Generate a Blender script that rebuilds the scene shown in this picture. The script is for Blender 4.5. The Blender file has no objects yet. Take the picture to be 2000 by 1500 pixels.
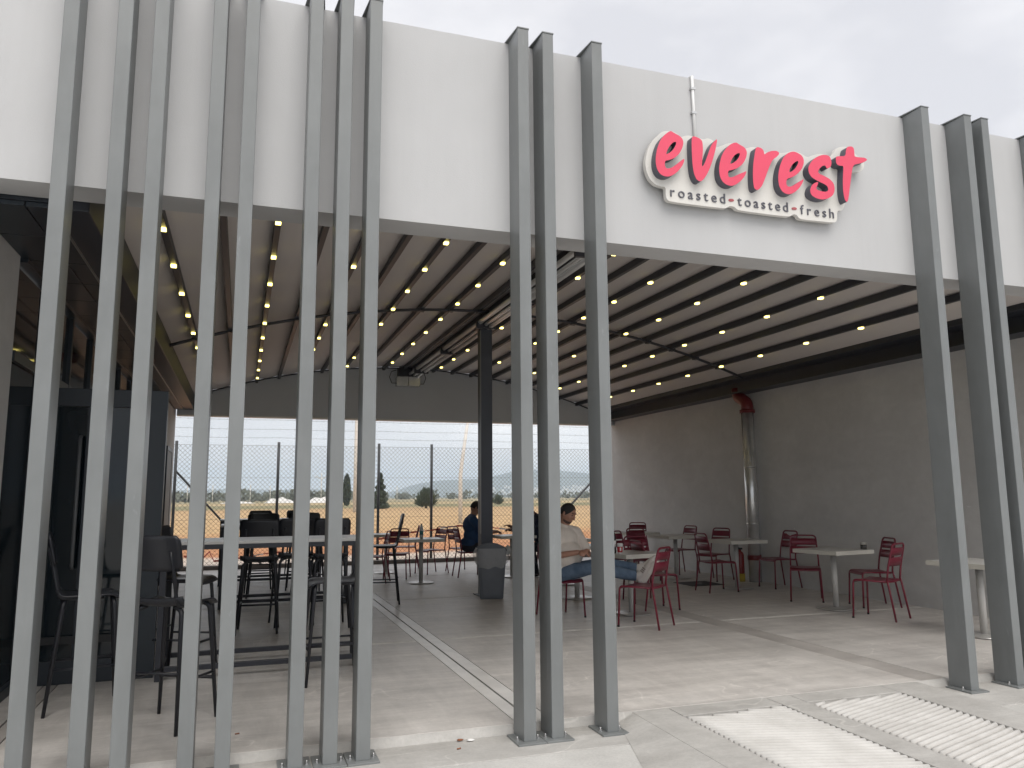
import bpy, bmesh, math, random
from math import sin, cos, pi, radians
from mathutils import Vector, Matrix, noise
from mathutils.geometry import tessellate_polygon

# ---------------------------------------------------------------- scene, camera, world, sun, exposure
S = bpy.context.scene
C = S.collection
random.seed(7)

def set_camera():
    yaw, pitch, roll = 0.3302, 0.1423, -0.0077
    fwd = Vector((sin(yaw)*cos(pitch), cos(yaw)*cos(pitch), sin(pitch)))
    r = Vector((cos(yaw), -sin(yaw), 0)); u = r.cross(fwd)
    R_ = cos(roll)*r + sin(roll)*u
    U_ = -sin(roll)*r + cos(roll)*u
    cam = bpy.data.cameras.new('camera'); o = bpy.data.objects.new('camera', cam); C.objects.link(o)
    m = Matrix((R_, U_, -fwd)).transposed().to_4x4(); m.translation = Vector((0, 0, 1.5))
    o.matrix_world = m
    cam.sensor_width = 36; cam.lens = 1531.83/2000*36
    cam.clip_start = 0.05; cam.clip_end = 20000
    S.camera = o
set_camera()

SUN_ELEV, SUN_AZ = radians(55), radians(178)     # azimuth clockwise from +Y
w = bpy.data.worlds.new('World'); S.world = w; w.use_nodes = True
nt = w.node_tree; nt.nodes.clear()
sky = nt.nodes.new('ShaderNodeTexSky'); sky.sky_type = 'NISHITA'; sky.sun_disc = False
sky.sun_elevation = SUN_ELEV; sky.sun_rotation = SUN_AZ; sky.dust_density = 4.0; sky.air_density = 1.0
tc = nt.nodes.new('ShaderNodeTexCoord')
mp = nt.nodes.new('ShaderNodeMapping'); mp.inputs['Scale'].default_value = (1.0, 1.0, 2.6)
n1 = nt.nodes.new('ShaderNodeTexNoise'); n1.inputs['Scale'].default_value = 2.3; n1.inputs['Detail'].default_value = 7; n1.inputs['Roughness'].default_value = 0.5
rmp = nt.nodes.new('ShaderNodeValToRGB')
rmp.color_ramp.elements[0].position = 0.36; rmp.color_ramp.elements[0].color = (5.0, 5.0, 5.25, 1)
rmp.color_ramp.elements[1].position = 0.62; rmp.color_ramp.elements[1].color = (7.25, 7.15, 7.2, 1)
mx = nt.nodes.new('ShaderNodeMix'); mx.data_type = 'RGBA'; mx.inputs[0].default_value = 0.93
bg = nt.nodes.new('ShaderNodeBackground'); bg.inputs['Strength'].default_value = 0.10
out = nt.nodes.new('ShaderNodeOutputWorld')
L = nt.links.new
L(tc.outputs['Generated'], mp.inputs['Vector']); L(mp.outputs['Vector'], n1.inputs['Vector']); L(n1.outputs['Fac'], rmp.inputs['Fac'])
L(sky.outputs['Color'], mx.inputs[6]); L(rmp.outputs['Color'], mx.inputs[7])
L(mx.outputs[2], bg.inputs['Color']); L(bg.outputs['Background'], out.inputs['Surface'])

sl = bpy.data.lights.new('sun', 'SUN'); sl.energy = 1.5; sl.angle = radians(50); sl.color = (1, 0.96, 0.9)
so = bpy.data.objects.new('sun', sl); C.objects.link(so)
sd = Vector((sin(SUN_AZ)*cos(SUN_ELEV), cos(SUN_AZ)*cos(SUN_ELEV), sin(SUN_ELEV)))
so.rotation_euler = (-sd).to_track_quat('-Z', 'Y').to_euler()
vs = S.view_settings
vs.view_transform = 'Standard'; vs.look = 'None'; vs.exposure = 0.70; vs.gamma = 1; vs.use_curve_mapping = False
S.render.engine = 'CYCLES'
S.cycles.max_bounces = 12; S.cycles.diffuse_bounces = 9; S.cycles.volume_bounces = 4

# ---------------------------------------------------------------- helpers
class MB:
    """collects boxes, tubes and sheets; build() links them as ONE mesh object"""
    def __init__(s): s.v = []; s.f = []; s.sm = []
    def add(s, vs, fs, smooth=False):
        k = len(s.v); s.v += [tuple(p) for p in vs]
        for f in fs: s.f.append(tuple(i+k for i in f)); s.sm.append(smooth)
        return s
    def box(s, x0, y0, z0, x1, y1, z1):
        v = [(x0,y0,z0),(x1,y0,z0),(x1,y1,z0),(x0,y1,z0),(x0,y0,z1),(x1,y0,z1),(x1,y1,z1),(x0,y1,z1)]
        return s.add(v, [(0,3,2,1),(4,5,6,7),(0,1,5,4),(1,2,6,5),(2,3,7,6),(3,0,4,7)])
    def tube(s, pts, r, n=8, cap=True, smooth=True, squash=None):
        P = [Vector(p) for p in pts]
        rr = r if isinstance(r, (list, tuple)) else [r]*len(P)
        vs = []; ref = None
        for i, p in enumerate(P):
            t = (P[min(i+1, len(P)-1)] - P[max(i-1, 0)]).normalized()
            if ref is None:
                ref = Vector((0,0,1)) if abs(t.z) < 0.9 else Vector((1,0,0))
            a = (ref - t*ref.dot(t)).normalized(); b = t.cross(a); ref = a
            for k in range(n):
                an = 2*pi*k/n + pi/n
                vs.append(p + (a*cos(an) + b*sin(an))*rr[i])
        fs = []
        for i in range(len(P)-1):
            for k in range(n):
                fs.append((i*n+k, i*n+(k+1) % n, (i+1)*n+(k+1) % n, (i+1)*n+k))
        s.add(vs, fs, smooth)
        if cap:
            k0 = len(s.v)-len(vs)
            s.f.append(tuple(k0+n-1-k for k in range(n))); s.sm.append(False)
            s.f.append(tuple(k0+(len(P)-1)*n+k for k in range(n))); s.sm.append(False)
        return s
    def lathe(s, prof, n=24, cx=0, cy=0, smooth=True):
        vs = []; 
        for r, z in prof:
            for k in range(n): vs.append((cx+r*cos(2*pi*k/n), cy+r*sin(2*pi*k/n), z))
        fs = []
        for i in range(len(prof)-1):
            for k in range(n): fs.append((i*n+k, i*n+(k+1) % n, (i+1)*n+(k+1) % n, (i+1)*n+k))
        s.add(vs, fs, smooth)
        k0 = len(s.v)-len(vs)
        s.f.append(tuple(k0+n-1-k for k in range(n))); s.sm.append(False)
        s.f.append(tuple(k0+(len(prof)-1)*n+k for k in range(n))); s.sm.append(False)
        return s
    def grid(s, fn, nu, nv, smooth=True):
        vs = [fn(i/nu, j/nv) for j in range(nv+1) for i in range(nu+1)]
        fs = [(j*(nu+1)+i, j*(nu+1)+i+1, (j+1)*(nu+1)+i+1, (j+1)*(nu+1)+i) for j in range(nv) for i in range(nu)]
        return s.add(vs, fs, smooth)
    def prism(s, poly, hole, y0, y1):
        """outline in X,Z extruded from y0 (front) to y1"""
        loops = [poly] + ([hole] if hole else [])
        tri = tessellate_polygon([[Vector((a, b, 0)) for a, b in l] for l in loops])
        flat = [p for l in loops for p in l]; n = len(flat)
        vs = [(a, y0, b) for a, b in flat] + [(a, y1, b) for a, b in flat]
        fs = []
        for t in tri:
            a, b, c = [Vector((flat[i][0], flat[i][1])) for i in t]
            cr = (b-a).x*(c-a).y - (b-a).y*(c-a).x
            t = tuple(t) if cr > 0 else tuple(reversed(t))
            fs.append(t); fs.append(tuple(i+n for i in reversed(t)))
        o = 0
        for l in loops:
            ar = sum(l[i][0]*l[(i+1) % len(l)][1]-l[(i+1) % len(l)][0]*l[i][1] for i in range(len(l)))
            for i in range(len(l)):
                a, b = o+i, o+(i+1) % len(l)
                outer = (l is loops[0])
                q = (a, a+n, b+n, b)
                if (ar > 0) != outer: q = tuple(reversed(q))
                q = tuple(reversed(q))
                fs.append(q)
            o += len(l)
        return s.add(vs, fs)
    def mesh(s, name):
        m = bpy.data.meshes.new(name); m.from_pydata(s.v, [], s.f)
        m.polygons.foreach_set('use_smooth', s.sm); m.update(); return m
    def build(s, name, mat, parent=None, bevel=0, **kw):
        return link(name, s.mesh(name), mat, parent, bevel, **kw)

def link(name, me, mat, parent=None, bevel=0, loc=None, rotz=0, kind=None, label=None, cat=None, group=None):
    o = bpy.data.objects.new(name, me); C.objects.link(o)
    if mat is not None and not me.materials: me.materials.append(mat)
    if parent is not None: o.parent = parent
    if loc is not None: o.location = loc
    if rotz: o.rotation_euler = (0, 0, rotz)
    if bevel:
        b = o.modifiers.new('bevel', 'BEVEL'); b.width = bevel; b.segments = 2; b.limit_method = 'ANGLE'
    if kind: o['kind'] = kind
    tag(o, label, cat, group)
    return o
def tag(o, label=None, cat=None, group=None):
    if label: o['label'] = label
    if cat: o['category'] = cat
    if group: o['group'] = group
    return o
def thing(name, label, cat, loc=(0,0,0), rotz=0, group=None):
    o = bpy.data.objects.new(name, None); C.objects.link(o); o.empty_display_size = 0.1
    o.location = loc; o.rotation_euler = (0, 0, rotz)
    return tag(o, label, cat, group)
def dup(root, loc, rotz, label, group=None):
    def cp(o, par):
        c = o.copy(); C.objects.link(c)
        if par is not None: c.parent = par
        for ch in o.children: cp(ch, c)
        return c
    r = cp(root, None); r.location = loc; r.rotation_euler = (0, 0, rotz); tag(r, label, None, group)
    return r

# ---------------------------------------------------------------- materials
M = {}
def mat(key, col, rough=0.6, metal=0.0, var=0.0, scale=4.0, bump=0.0, bscale=80.0, spec=0.5, stretch=None, col2=None, ramp=(0.35, 0.65), rvar=0.0, detail=4, emit=None, mul=(), lines=()):
    m = bpy.data.materials.new(key); m.use_nodes = True; t = m.node_tree; b = t.nodes['Principled BSDF']
    b.inputs['Base Color'].default_value = (*col, 1); b.inputs['Roughness'].default_value = rough
    b.inputs['Metallic'].default_value = metal; b.inputs['Specular IOR Level'].default_value = spec
    g = t.nodes.new('ShaderNodeNewGeometry')
    vec = g.outputs['Position']
    if stretch:
        mp = t.nodes.new('ShaderNodeMapping'); mp.inputs['Scale'].default_value = stretch
        t.links.new(vec, mp.inputs['Vector']); vec = mp.outputs['Vector']
    if var or col2:
        n = t.nodes.new('ShaderNodeTexNoise'); n.inputs['Scale'].default_value = scale; n.inputs['Detail'].default_value = detail; n.inputs['Roughness'].default_value = 0.6
        t.links.new(vec, n.inputs['Vector'])
        r = t.nodes.new('ShaderNodeValToRGB'); e = r.color_ramp.elements
        e[0].position, e[1].position = ramp
        c2 = col2 if col2 else tuple(min(1, c*(1+var)) for c in col)
        c1 = col if col2 else tuple(c*(1-var) for c in col)
        e[0].color = (*c1, 1); e[1].color = (*c2, 1)
        t.links.new(n.outputs['Fac'], r.inputs['Fac']); t.links.new(r.outputs['Color'], b.inputs['Base Color'])
        if rvar:
            mr = t.nodes.new('ShaderNodeMapRange'); mr.inputs['To Min'].default_value = rough-rvar; mr.inputs['To Max'].default_value = rough+rvar
            t.links.new(n.outputs['Fac'], mr.inputs['Value']); t.links.new(mr.outputs['Result'], b.inputs['Roughness'])
    for (ms, mst, lo, hi, p0, p1) in mul:
        cs = b.inputs['Base Color'].links[0].from_socket
        mpm = t.nodes.new('ShaderNodeMapping'); mpm.inputs['Scale'].default_value = mst[:3]; mpm.inputs['Rotation'].default_value = (0, 0, mst[3]); t.links.new(g.outputs['Position'], mpm.inputs['Vector'])
        n = t.nodes.new('ShaderNodeTexNoise'); n.inputs['Scale'].default_value = ms; n.inputs['Detail'].default_value = 8; n.inputs['Roughness'].default_value = .65; n.inputs['Distortion'].default_value = .6
        t.links.new(mpm.outputs['Vector'], n.inputs['Vector'])
        r_ = t.nodes.new('ShaderNodeMapRange'); r_.inputs['From Min'].default_value = p0; r_.inputs['From Max'].default_value = p1; r_.inputs['To Min'].default_value = lo; r_.inputs['To Max'].default_value = hi
        t.links.new(n.outputs['Fac'], r_.inputs['Value'])
        vm = t.nodes.new('ShaderNodeVectorMath'); vm.operation = 'SCALE'; t.links.new(cs, vm.inputs[0]); t.links.new(r_.outputs['Result'], vm.inputs['Scale']); t.links.new(vm.outputs[0], b.inputs['Base Color'])
    for (ms, mst, amt, wd) in lines:
        cs = b.inputs['Base Color'].links[0].from_socket
        mpm = t.nodes.new('ShaderNodeMapping'); mpm.inputs['Scale'].default_value = mst[:3]; mpm.inputs['Rotation'].default_value = (0, 0, mst[3]); t.links.new(g.outputs['Position'], mpm.inputs['Vector'])
        n = t.nodes.new('ShaderNodeTexNoise'); n.inputs['Scale'].default_value = ms; n.inputs['Detail'].default_value = 2; n.inputs['Roughness'].default_value = .4
        t.links.new(mpm.outputs['Vector'], n.inputs['Vector'])
        s_ = t.nodes.new('ShaderNodeMath'); s_.operation = 'SUBTRACT'; s_.inputs[1].default_value = .5; t.links.new(n.outputs['Fac'], s_.inputs[0])
        a_ = t.nodes.new('ShaderNodeMath'); a_.operation = 'ABSOLUTE'; t.links.new(s_.outputs[0], a_.inputs[0])
        n3 = t.nodes.new('ShaderNodeTexNoise'); n3.inputs['Scale'].default_value = .9; n3.inputs['Detail'].default_value = 3; t.links.new(g.outputs['Position'], n3.inputs['Vector'])
        m3 = t.nodes.new('ShaderNodeMapRange'); m3.inputs['From Min'].default_value = .5; m3.inputs['From Max'].default_value = .62; m3.inputs['To Min'].default_value = 1.0; m3.inputs['To Max'].default_value = 1+amt; t.links.new(n3.outputs['Fac'], m3.inputs['Value'])
        r_ = t.nodes.new('ShaderNodeMapRange'); r_.inputs['From Min'].default_value = 0; r_.inputs['From Max'].default_value = wd; r_.inputs['To Max'].default_value = 1.0
        t.links.new(a_.outputs[0], r_.inputs['Value']); t.links.new(m3.outputs['Result'], r_.inputs['To Min'])
        vm = t.nodes.new('ShaderNodeVectorMath'); vm.operation = 'SCALE'; t.links.new(cs, vm.inputs[0]); t.links.new(r_.outputs['Result'], vm.inputs['Scale']); t.links.new(vm.outputs[0], b.inputs['Base Color'])
    if bump:
        nb = t.nodes.new('ShaderNodeTexNoise'); nb.inputs['Scale'].default_value = bscale; nb.inputs['Detail'].default_value = 3
        t.links.new(g.outputs['Position'], nb.inputs['Vector'])
        bp = t.nodes.new('ShaderNodeBump'); bp.inputs['Strength'].default_value = bump; bp.inputs['Distance'].default_value = 0.01
        t.links.new(nb.outputs['Fac'], bp.inputs['Height']); t.links.new(bp.outputs['Normal'], b.inputs['Normal'])
    if emit:
        b.inputs['Emission Color'].default_value = (*emit[0], 1); b.inputs['Emission Strength'].default_value = emit[1]
    M[key] = m
    return m

mat('render_white', (0.49, 0.49, 0.492), 0.85, var=0.03, scale=0.9, bump=0.12, bscale=160, detail=6, mul=[(.7, (3, 3, .5, 0), .975, 1.01, .35, .65), (2.5, (7, 7, .22, 0), .988, 1.004, .4, .6)])
mat('render_inner', (0.58, 0.575, 0.565), 0.85, var=0.05, scale=0.7, bump=0.12, bscale=160, detail=6, mul=[(1.6, (1, 1, 2.2, 0), .94, 1.03, .35, .65), (9, (1, 1, 1, 0), .97, 1.02, .35, .65)])
mat('render_lintel', (0.60, 0.62, 0.66), 0.85, var=0.04, scale=0.7, bump=0.1, bscale=140)
mat('trim_white', (0.75, 0.75, 0.74), 0.5)
mat('post_steel', (0.176, 0.185, 0.185), 0.36, var=0.05, scale=3, bump=0.05, bscale=220, rvar=0.06, mul=[(14, (1, 1, .35, 0), 1.0, 1.35, .66, .76), (2.2, (3, 3, .6, 0), .93, 1.06, .3, .7)])
mat('bolt_steel', (0.55, 0.55, 0.55), 0.35, metal=0.9)
mat('dark_steel', (0.022, 0.024, 0.032), 0.45, var=0.08, scale=3)
mat('column_steel', (0.05, 0.055, 0.072), 0.45, var=0.08, scale=2)
mat('rib_alu', (0.030, 0.031, 0.040), 0.45)
mat('fabric', (0.62, 0.58, 0.56), 0.8, var=0.04, scale=1.5, stretch=(1, .15, 1), bump=0.15, bscale=30)
mat('led', (0.9, 0.85, 0.7), 0.4, emit=((1.0, 0.84, 0.22), 3.2))
mat('chrome', (0.80, 0.80, 0.80), 0.22, metal=0.35)
mat('galva', (0.72, 0.72, 0.71), 0.27, metal=0.7, var=0.1, scale=6)
mat('slab', (0.49, 0.465, 0.438), 0.42, col2=(0.63, 0.60, 0.568), scale=1.1, stretch=(.9, 1.6, 1), rvar=0.10, bump=0.05, bscale=60, detail=9, ramp=(0.3, 0.7), mul=[(2.2, (.5, 3.0, 1, .25), .86, 1.16, .3, .7), (3.0, (2.6, .5, 1, .5), .93, 1.07, .35, .65), (26, (1, 1, 1, 0), .93, 1.05, .3, .7)], lines=[(1.1, (1, 1.6, 1, .4), .22, .006), (.6, (1.8, 1, 1, 1.1), .16, .004)])
mat('pave', (0.44, 0.43, 0.408), 0.8, col2=(0.56, 0.55, 0.525), scale=1.6, bump=0.2, bscale=90, detail=9, ramp=(0.3, 0.7), mul=[(5, (1, 1, 1, 0), .93, 1.06, .3, .7), (60, (1, 1, 1, 0), .90, 1.06, .3, .6)])
mat('pave_smooth', (0.37, 0.357, 0.336), 0.65, col2=(0.47, 0.457, 0.433), scale=2.2, bump=0.1, bscale=50, detail=8, mul=[(3.5, (1, 2.5, 1, .1), .90, 1.08, .3, .7), (45, (1, 1, 1, 0), .93, 1.05, .3, .6)], lines=[(1.4, (1, 1.6, 1, .4), .28, .008)])
mat('rib_concrete', (0.47, 0.455, 0.43), 0.85, col2=(0.58, 0.565, 0.54), scale=3, bump=0.25, bscale=60, detail=7)
mat('grout', (0.70, 0.68, 0.64), 0.6, var=0.15, scale=8)
mat('groove', (0.06, 0.055, 0.05), 0.9)
mat('joint_band', (0.62, 0.60, 0.57), 0.32, col2=(0.74, 0.72, 0.69), scale=5, rvar=.08)
mat('stain', (0.37, 0.345, 0.325), 0.5, col2=(0.50, 0.47, 0.44), scale=2.5, detail=8)
mat('kerb_brown', (0.16, 0.14, 0.125), 0.8, var=.15, scale=3)
mat('glass_dark', (0.005, 0.010, 0.014), 0.06, var=0.2, scale=.7, spec=0.4)
mat('frame_dark', (0.011, 0.016, 0.023), 0.4)
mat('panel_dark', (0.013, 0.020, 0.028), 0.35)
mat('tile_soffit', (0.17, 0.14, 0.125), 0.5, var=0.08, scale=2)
mat('door_grey', (0.10, 0.105, 0.11), 0.5)
mat('red_chair', (0.165, 0.010, 0.028), 0.36, var=0.1, scale=5, rvar=.05)
mat('stool_black', (0.012, 0.013, 0.018), 0.38)
mat('stool_seat', (0.018, 0.019, 0.025), 0.30)
mat('table_top', (0.52, 0.51, 0.485), 0.28, var=0.05, scale=12, stretch=(1, 6, 1))
mat('table_edge', (0.58, 0.56, 0.50), 0.5)
mat('table_post', (0.45, 0.44, 0.42), 0.42, metal=0.0, var=.04)
mat('table_base', (0.55, 0.54, 0.52), 0.3, metal=0.6, var=.1, scale=6)
mat('bin_grey', (0.115, 0.125, 0.142), 0.45, var=0.06, scale=6)
mat('bag_plastic', (0.45, 0.46, 0.46), 0.3, var=.15, scale=20, bump=.5, bscale=40)
mat('pipe_red', (0.15, 0.012, 0.014), 0.35)
mat('ext_red', (0.22, 0.014, 0.014), 0.3)
mat('ext_yellow', (0.45, 0.33, 0.03), 0.5)
mat('black_rubber', (0.012, 0.012, 0.013), 0.6)
mat('paper_white', (0.75, 0.74, 0.72), 0.6)
mat('cup_red', (0.50, 0.03, 0.04), 0.45)
mat('cup_lid', (0.72, 0.70, 0.68), 0.4)
mat('water', (0.55, 0.58, 0.60), 0.08, spec=.6)
mat('label_teal', (0.03, 0.18, 0.20), 0.4)
mat('cola', (0.02, 0.012, 0.01), 0.1)
mat('sign_red', (0.70, 0.065, 0.125), 0.45, var=.02, scale=5)
mat('sign_side', (0.085, 0.085, 0.11), 0.5)
mat('sign_board', (0.66, 0.64, 0.60), 0.5, var=.02)
mat('sign_ink', (0.10, 0.10, 0.12), 0.6)
mat('sign_dash', (0.40, 0.09, 0.10), 0.6)
mat('skin', (0.36, 0.185, 0.125), 0.5, var=0.08, scale=14, bump=.05)
mat('skin_dark', (0.22, 0.115, 0.08), 0.5, var=0.08, scale=14)
mat('hair', (0.012, 0.010, 0.010), 0.6, var=.3, scale=60, bump=.8, bscale=160)
mat('stubble', (0.085, 0.05, 0.04), 0.7, var=.2, scale=90)
mat('eye', (0.02, 0.015, 0.012), 0.3)
mat('lip', (0.27, 0.11, 0.09), 0.5)
mat('shirt_beige', (0.68, 0.61, 0.54), 0.9, var=.06, scale=8, bump=.6, bscale=14)
mat('shirt_blue', (0.012, 0.045, 0.125), 0.9, var=.1, scale=8, bump=.6, bscale=14)
mat('shirt_navy', (0.008, 0.013, 0.035), 0.9, var=.1, scale=8, bump=.6, bscale=14)
mat('jeans', (0.065, 0.105, 0.165), 0.9, col2=(0.115, 0.165, 0.235), scale=9, bump=.7, bscale=16)
mat('trousers_dark', (0.010, 0.012, 0.022), 0.9)
mat('shoe', (0.60, 0.56, 0.52), 0.6, var=.06, scale=20)
mat('shoe_sole', (0.66, 0.63, 0.58), 0.7)
mat('shoe_stripe', (0.09, 0.02, 0.03), 0.6)
mat('fence_steel', (0.11, 0.115, 0.12), 0.5, metal=0.3, var=.1, scale=8)
mat('fence_wire', (0.11, 0.11, 0.105), 0.5, metal=0.5)
mat('pole_white', (0.62, 0.60, 0.56), 0.7, var=.08, scale=2)
mat('tape_red', (0.60, 0.13, 0.10), 0.6)
mat('tape_white', (0.75, 0.73, 0.72), 0.6)
mat('bark', (0.09, 0.07, 0.05), 0.9)
mat('leaf_dark', (0.030, 0.045, 0.025), 0.7, col2=(0.055, 0.075, 0.04), scale=1.5)
mat('leaf_olive_hazed', (0.08, 0.09, 0.06), 0.8, col2=(0.12, 0.125, 0.09), scale=.15)  # far foliage: olive paled in the colour itself to add distance haze
mat('hill', (0.095, 0.105, 0.09), 0.95, col2=(0.15, 0.15, 0.13), scale=.02, detail=8)
mat('rubble', (0.62, 0.60, 0.57), 0.9, var=.15, scale=1)
mat('house_white', (0.62, 0.58, 0.53), 0.8)
mat('house_roof', (0.28, 0.13, 0.09), 0.8)
mat('litter_brown', (0.25, 0.10, 0.05), 0.8)
mat('clear_glass', (0.35, 0.34, 0.31), 0.1)
mat('ash_dark', (0.05, 0.045, 0.04), 0.6)
mat('phone_black', (0.015, 0.015, 0.018), 0.2)

# ---------------------------------------------------------------- the setting: ground, patio, ramp
FZ = 0.05                      # patio floor level
YF, YFB = 4.965, 5.231         # facade front and back
ZB, ZF = 3.318, 4.726          # facade bottom and top
YB = 16.84                     # back wall
XW = 8.35                      # right wall

def field_material():
    m = bpy.data.materials.new('field'); m.use_nodes = True; t = m.node_tree; b = t.nodes['Principled BSDF']; b.inputs['Roughness'].default_value = 0.95
    b.inputs['Specular IOR Level'].default_value = 0.1
    g = t.nodes.new('ShaderNodeNewGeometry'); sp = t.nodes.new('ShaderNodeSeparateXYZ'); t.links.new(g.outputs['Position'], sp.inputs[0])
    n = t.nodes.new('ShaderNodeTexNoise'); n.inputs['Scale'].default_value = 0.06; n.inputs['Detail'].default_value = 8; t.links.new(g.outputs['Position'], n.inputs['Vector'])
    lg = t.nodes.new('ShaderNodeMath'); lg.operation = 'LOGARITHM'; lg.inputs[1].default_value = 10
    mxm = t.nodes.new('ShaderNodeMath'); mxm.operation = 'MAXIMUM'; mxm.inputs[1].default_value = 1.0
    t.links.new(sp.outputs['Y'], mxm.inputs[0]); t.links.new(mxm.outputs[0], lg.inputs[0])
    ad = t.nodes.new('ShaderNodeMath'); ad.operation = 'MULTIPLY_ADD'; ad.inputs[1].default_value = 0.16; t.links.new(n.outputs['Fac'], ad.inputs[0]); t.links.new(lg.outputs[0], ad.inputs[2])
    mr = t.nodes.new('ShaderNodeMapRange'); mr.inputs['From Min'].default_value = 1.2; mr.inputs['From Max'].default_value = 3.2; t.links.new(ad.outputs[0], mr.inputs['Value'])
    r = t.nodes.new('ShaderNodeValToRGB'); e = r.color_ramp.elements
    def ps(y): return (math.log10(y)+0.08-1.2)/2.0
    stops = [(18.2,(.60,.52,.45)),(21.5,(.56,.47,.39)),(22.6,(.42,.20,.105)),(30,(.42,.22,.11)),(38,(.46,.31,.165)),(70,(.47,.325,.18)),(105,(.43,.29,.16)),(125,(.23,.21,.12)),(160,(.22,.20,.115)),(180,(.42,.33,.19)),(240,(.36,.28,.16)),(300,(.24,.22,.13)),(420,(.38,.31,.19)),(800,(.25,.23,.15))]
    e[0].position = ps(stops[0][0]); e[0].color = (*stops[0][1], 1); e[1].position = ps(stops[-1][0]); e[1].color = (*stops[-1][1], 1)
    for y, c in stops[1:-1]:
        q = e.new(ps(y)); q.color = (*c, 1)
    n2 = t.nodes.new('ShaderNodeTexNoise'); n2.inputs['Scale'].default_value = 1.3; n2.inputs['Detail'].default_value = 9; t.links.new(g.outputs['Position'], n2.inputs['Vector'])
    mr2 = t.nodes.new('ShaderNodeMapRange'); mr2.inputs['From Min'].default_value = .3; mr2.inputs['From Max'].default_value = .7; mr2.inputs['To Min'].default_value = .75; mr2.inputs['To Max'].default_value = 1.2; t.links.new(n2.outputs['Fac'], mr2.inputs['Value'])
    mu = t.nodes.new('ShaderNodeVectorMath'); mu.operation = 'SCALE'
    t.links.new(mr.outputs['Result'], r.inputs['Fac']); t.links.new(r.outputs['Color'], mu.inputs[0]); t.links.new(mr2.outputs['Result'], mu.inputs['Scale']); t.links.new(mu.outputs[0], b.inputs['Base Color'])
    return m
M['field'] = field_material()

g = MB()
ys = [17.9, 25, 40, 80, 160, 400, 1200, 3990]; xs = [-3990, -1200, -300, -60, -8, 12, 60, 300, 1200, 3990]
g.add([(x, y, -0.012) for y in ys for x in xs], [(j*10+i, j*10+i+1, (j+1)*10+i+1, (j+1)*10+i) for j in range(7) for i in range(9)])
g.build('field', M['field'], kind='structure')
g = MB(); g.add([(-3990,-3990,-.03),(3990,-3990,-.03),(3990,17.9,-.03),(-3990,17.9,-.03)], [(0,1,2,3)])
g.build('ground', M['pave'], kind='structure')

# pavement in front: cast panels with recessed joints, flush around the ramp
pv = bpy.data.objects.new('pavement', None); C.objects.link(pv); pv['kind'] = 'structure'
RX0, RX1 = 2.55, 5.02
def panel(x0, x1, y0, y1, z, name='slab', m='pave', par=None, t=0.06, bv=0.006):
    return MB().box(x0+.006, y0+.006, z-t, x1-.006, y1-.006, z).build(name, M[m], par, bevel=bv)
for x0, x1 in [(-12,-7),(-7,-3.2),(-3.2,-.2),(-.2,2.546)]:
    for y0, y1 in [(-9,-5),(-5,-1.5),(-1.5,1.6),(1.6,4.55)]: panel(x0, x1, y0, y1, 0.0, par=pv)
    panel(x0, x1, 4.55, 5.0, 0.0, par=pv, m='pave_smooth')
for x0, x1 in [(5.02,8),(8,12),(12,17)]:
    for y0, y1 in [(-9,-5),(-5,-1.5),(-1.5,1.6),(1.6,4.4)]: panel(x0, x1, y0, y1, 0.0, par=pv)
    panel(x0, x1, 4.4, 5.0, 0.0, par=pv, m='pave_smooth')
for y0, y1 in [(-9,-5),(-5,-1.5),(-1.5,1.6)]: panel(2.55, 5.02, y0, y1, 0.0, par=pv)

# kerb ramp: sloping up to the patio, two ribbed panels
rp = bpy.data.objects.new('kerb_ramp', None); C.objects.link(rp); rp['kind'] = 'structure'
def rz(y): return -0.004 + 0.056*max(0, min(1, (y-1.6)/(5.0-1.6)))
def slope(x0, x1, y0, y1, m, name, dz=0.0, par=rp):
    b = MB(); z0, z1 = rz(y0)+dz, rz(y1)+dz
    b.add([(x0,y0,z0-.08),(x1,y0,z0-.08),(x1,y1,z1-.08),(x0,y1,z1-.08),(x0,y0,z0),(x1,y0,z0),(x1,y1,z1),(x0,y1,z1)], [(0,3,2,1),(4,5,6,7),(0,1,5,4),(1,2,6,5),(2,3,7,6),(3,0,4,7)])
    return b.build(name, M[m], par, bevel=.003)
PY0, PY1 = 1.9, 4.81
fl = MB()
def flf(u, v):
    y = 1.6+v*3.38; xl = 1.35+(2.44-1.35)*v; return (xl+u*(2.55-xl), y, .002+max(0, rz(y)-.002)*u)
fl.grid(flf, 4, 12); fl.build('ramp_flare', M['pave_smooth'], rp)
slope(RX0+.004, 2.83, 1.6, 5.0, 'pave_smooth', 'ramp_border'); slope(3.63, 3.83, 1.6, 5.0, 'pave_smooth', 'ramp_border'); slope(4.66, RX1-.004, 1.6, 5.0, 'pave_smooth', 'ramp_border')
for a, b_ in [(2.836, 3.624), (3.836, 4.654)]:
    slope(a, b_, PY1+.006, 5.0, 'pave_smooth', 'ramp_border'); slope(a, b_, 1.6, PY0-.006, 'pave_smooth', 'ramp_border')
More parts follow.
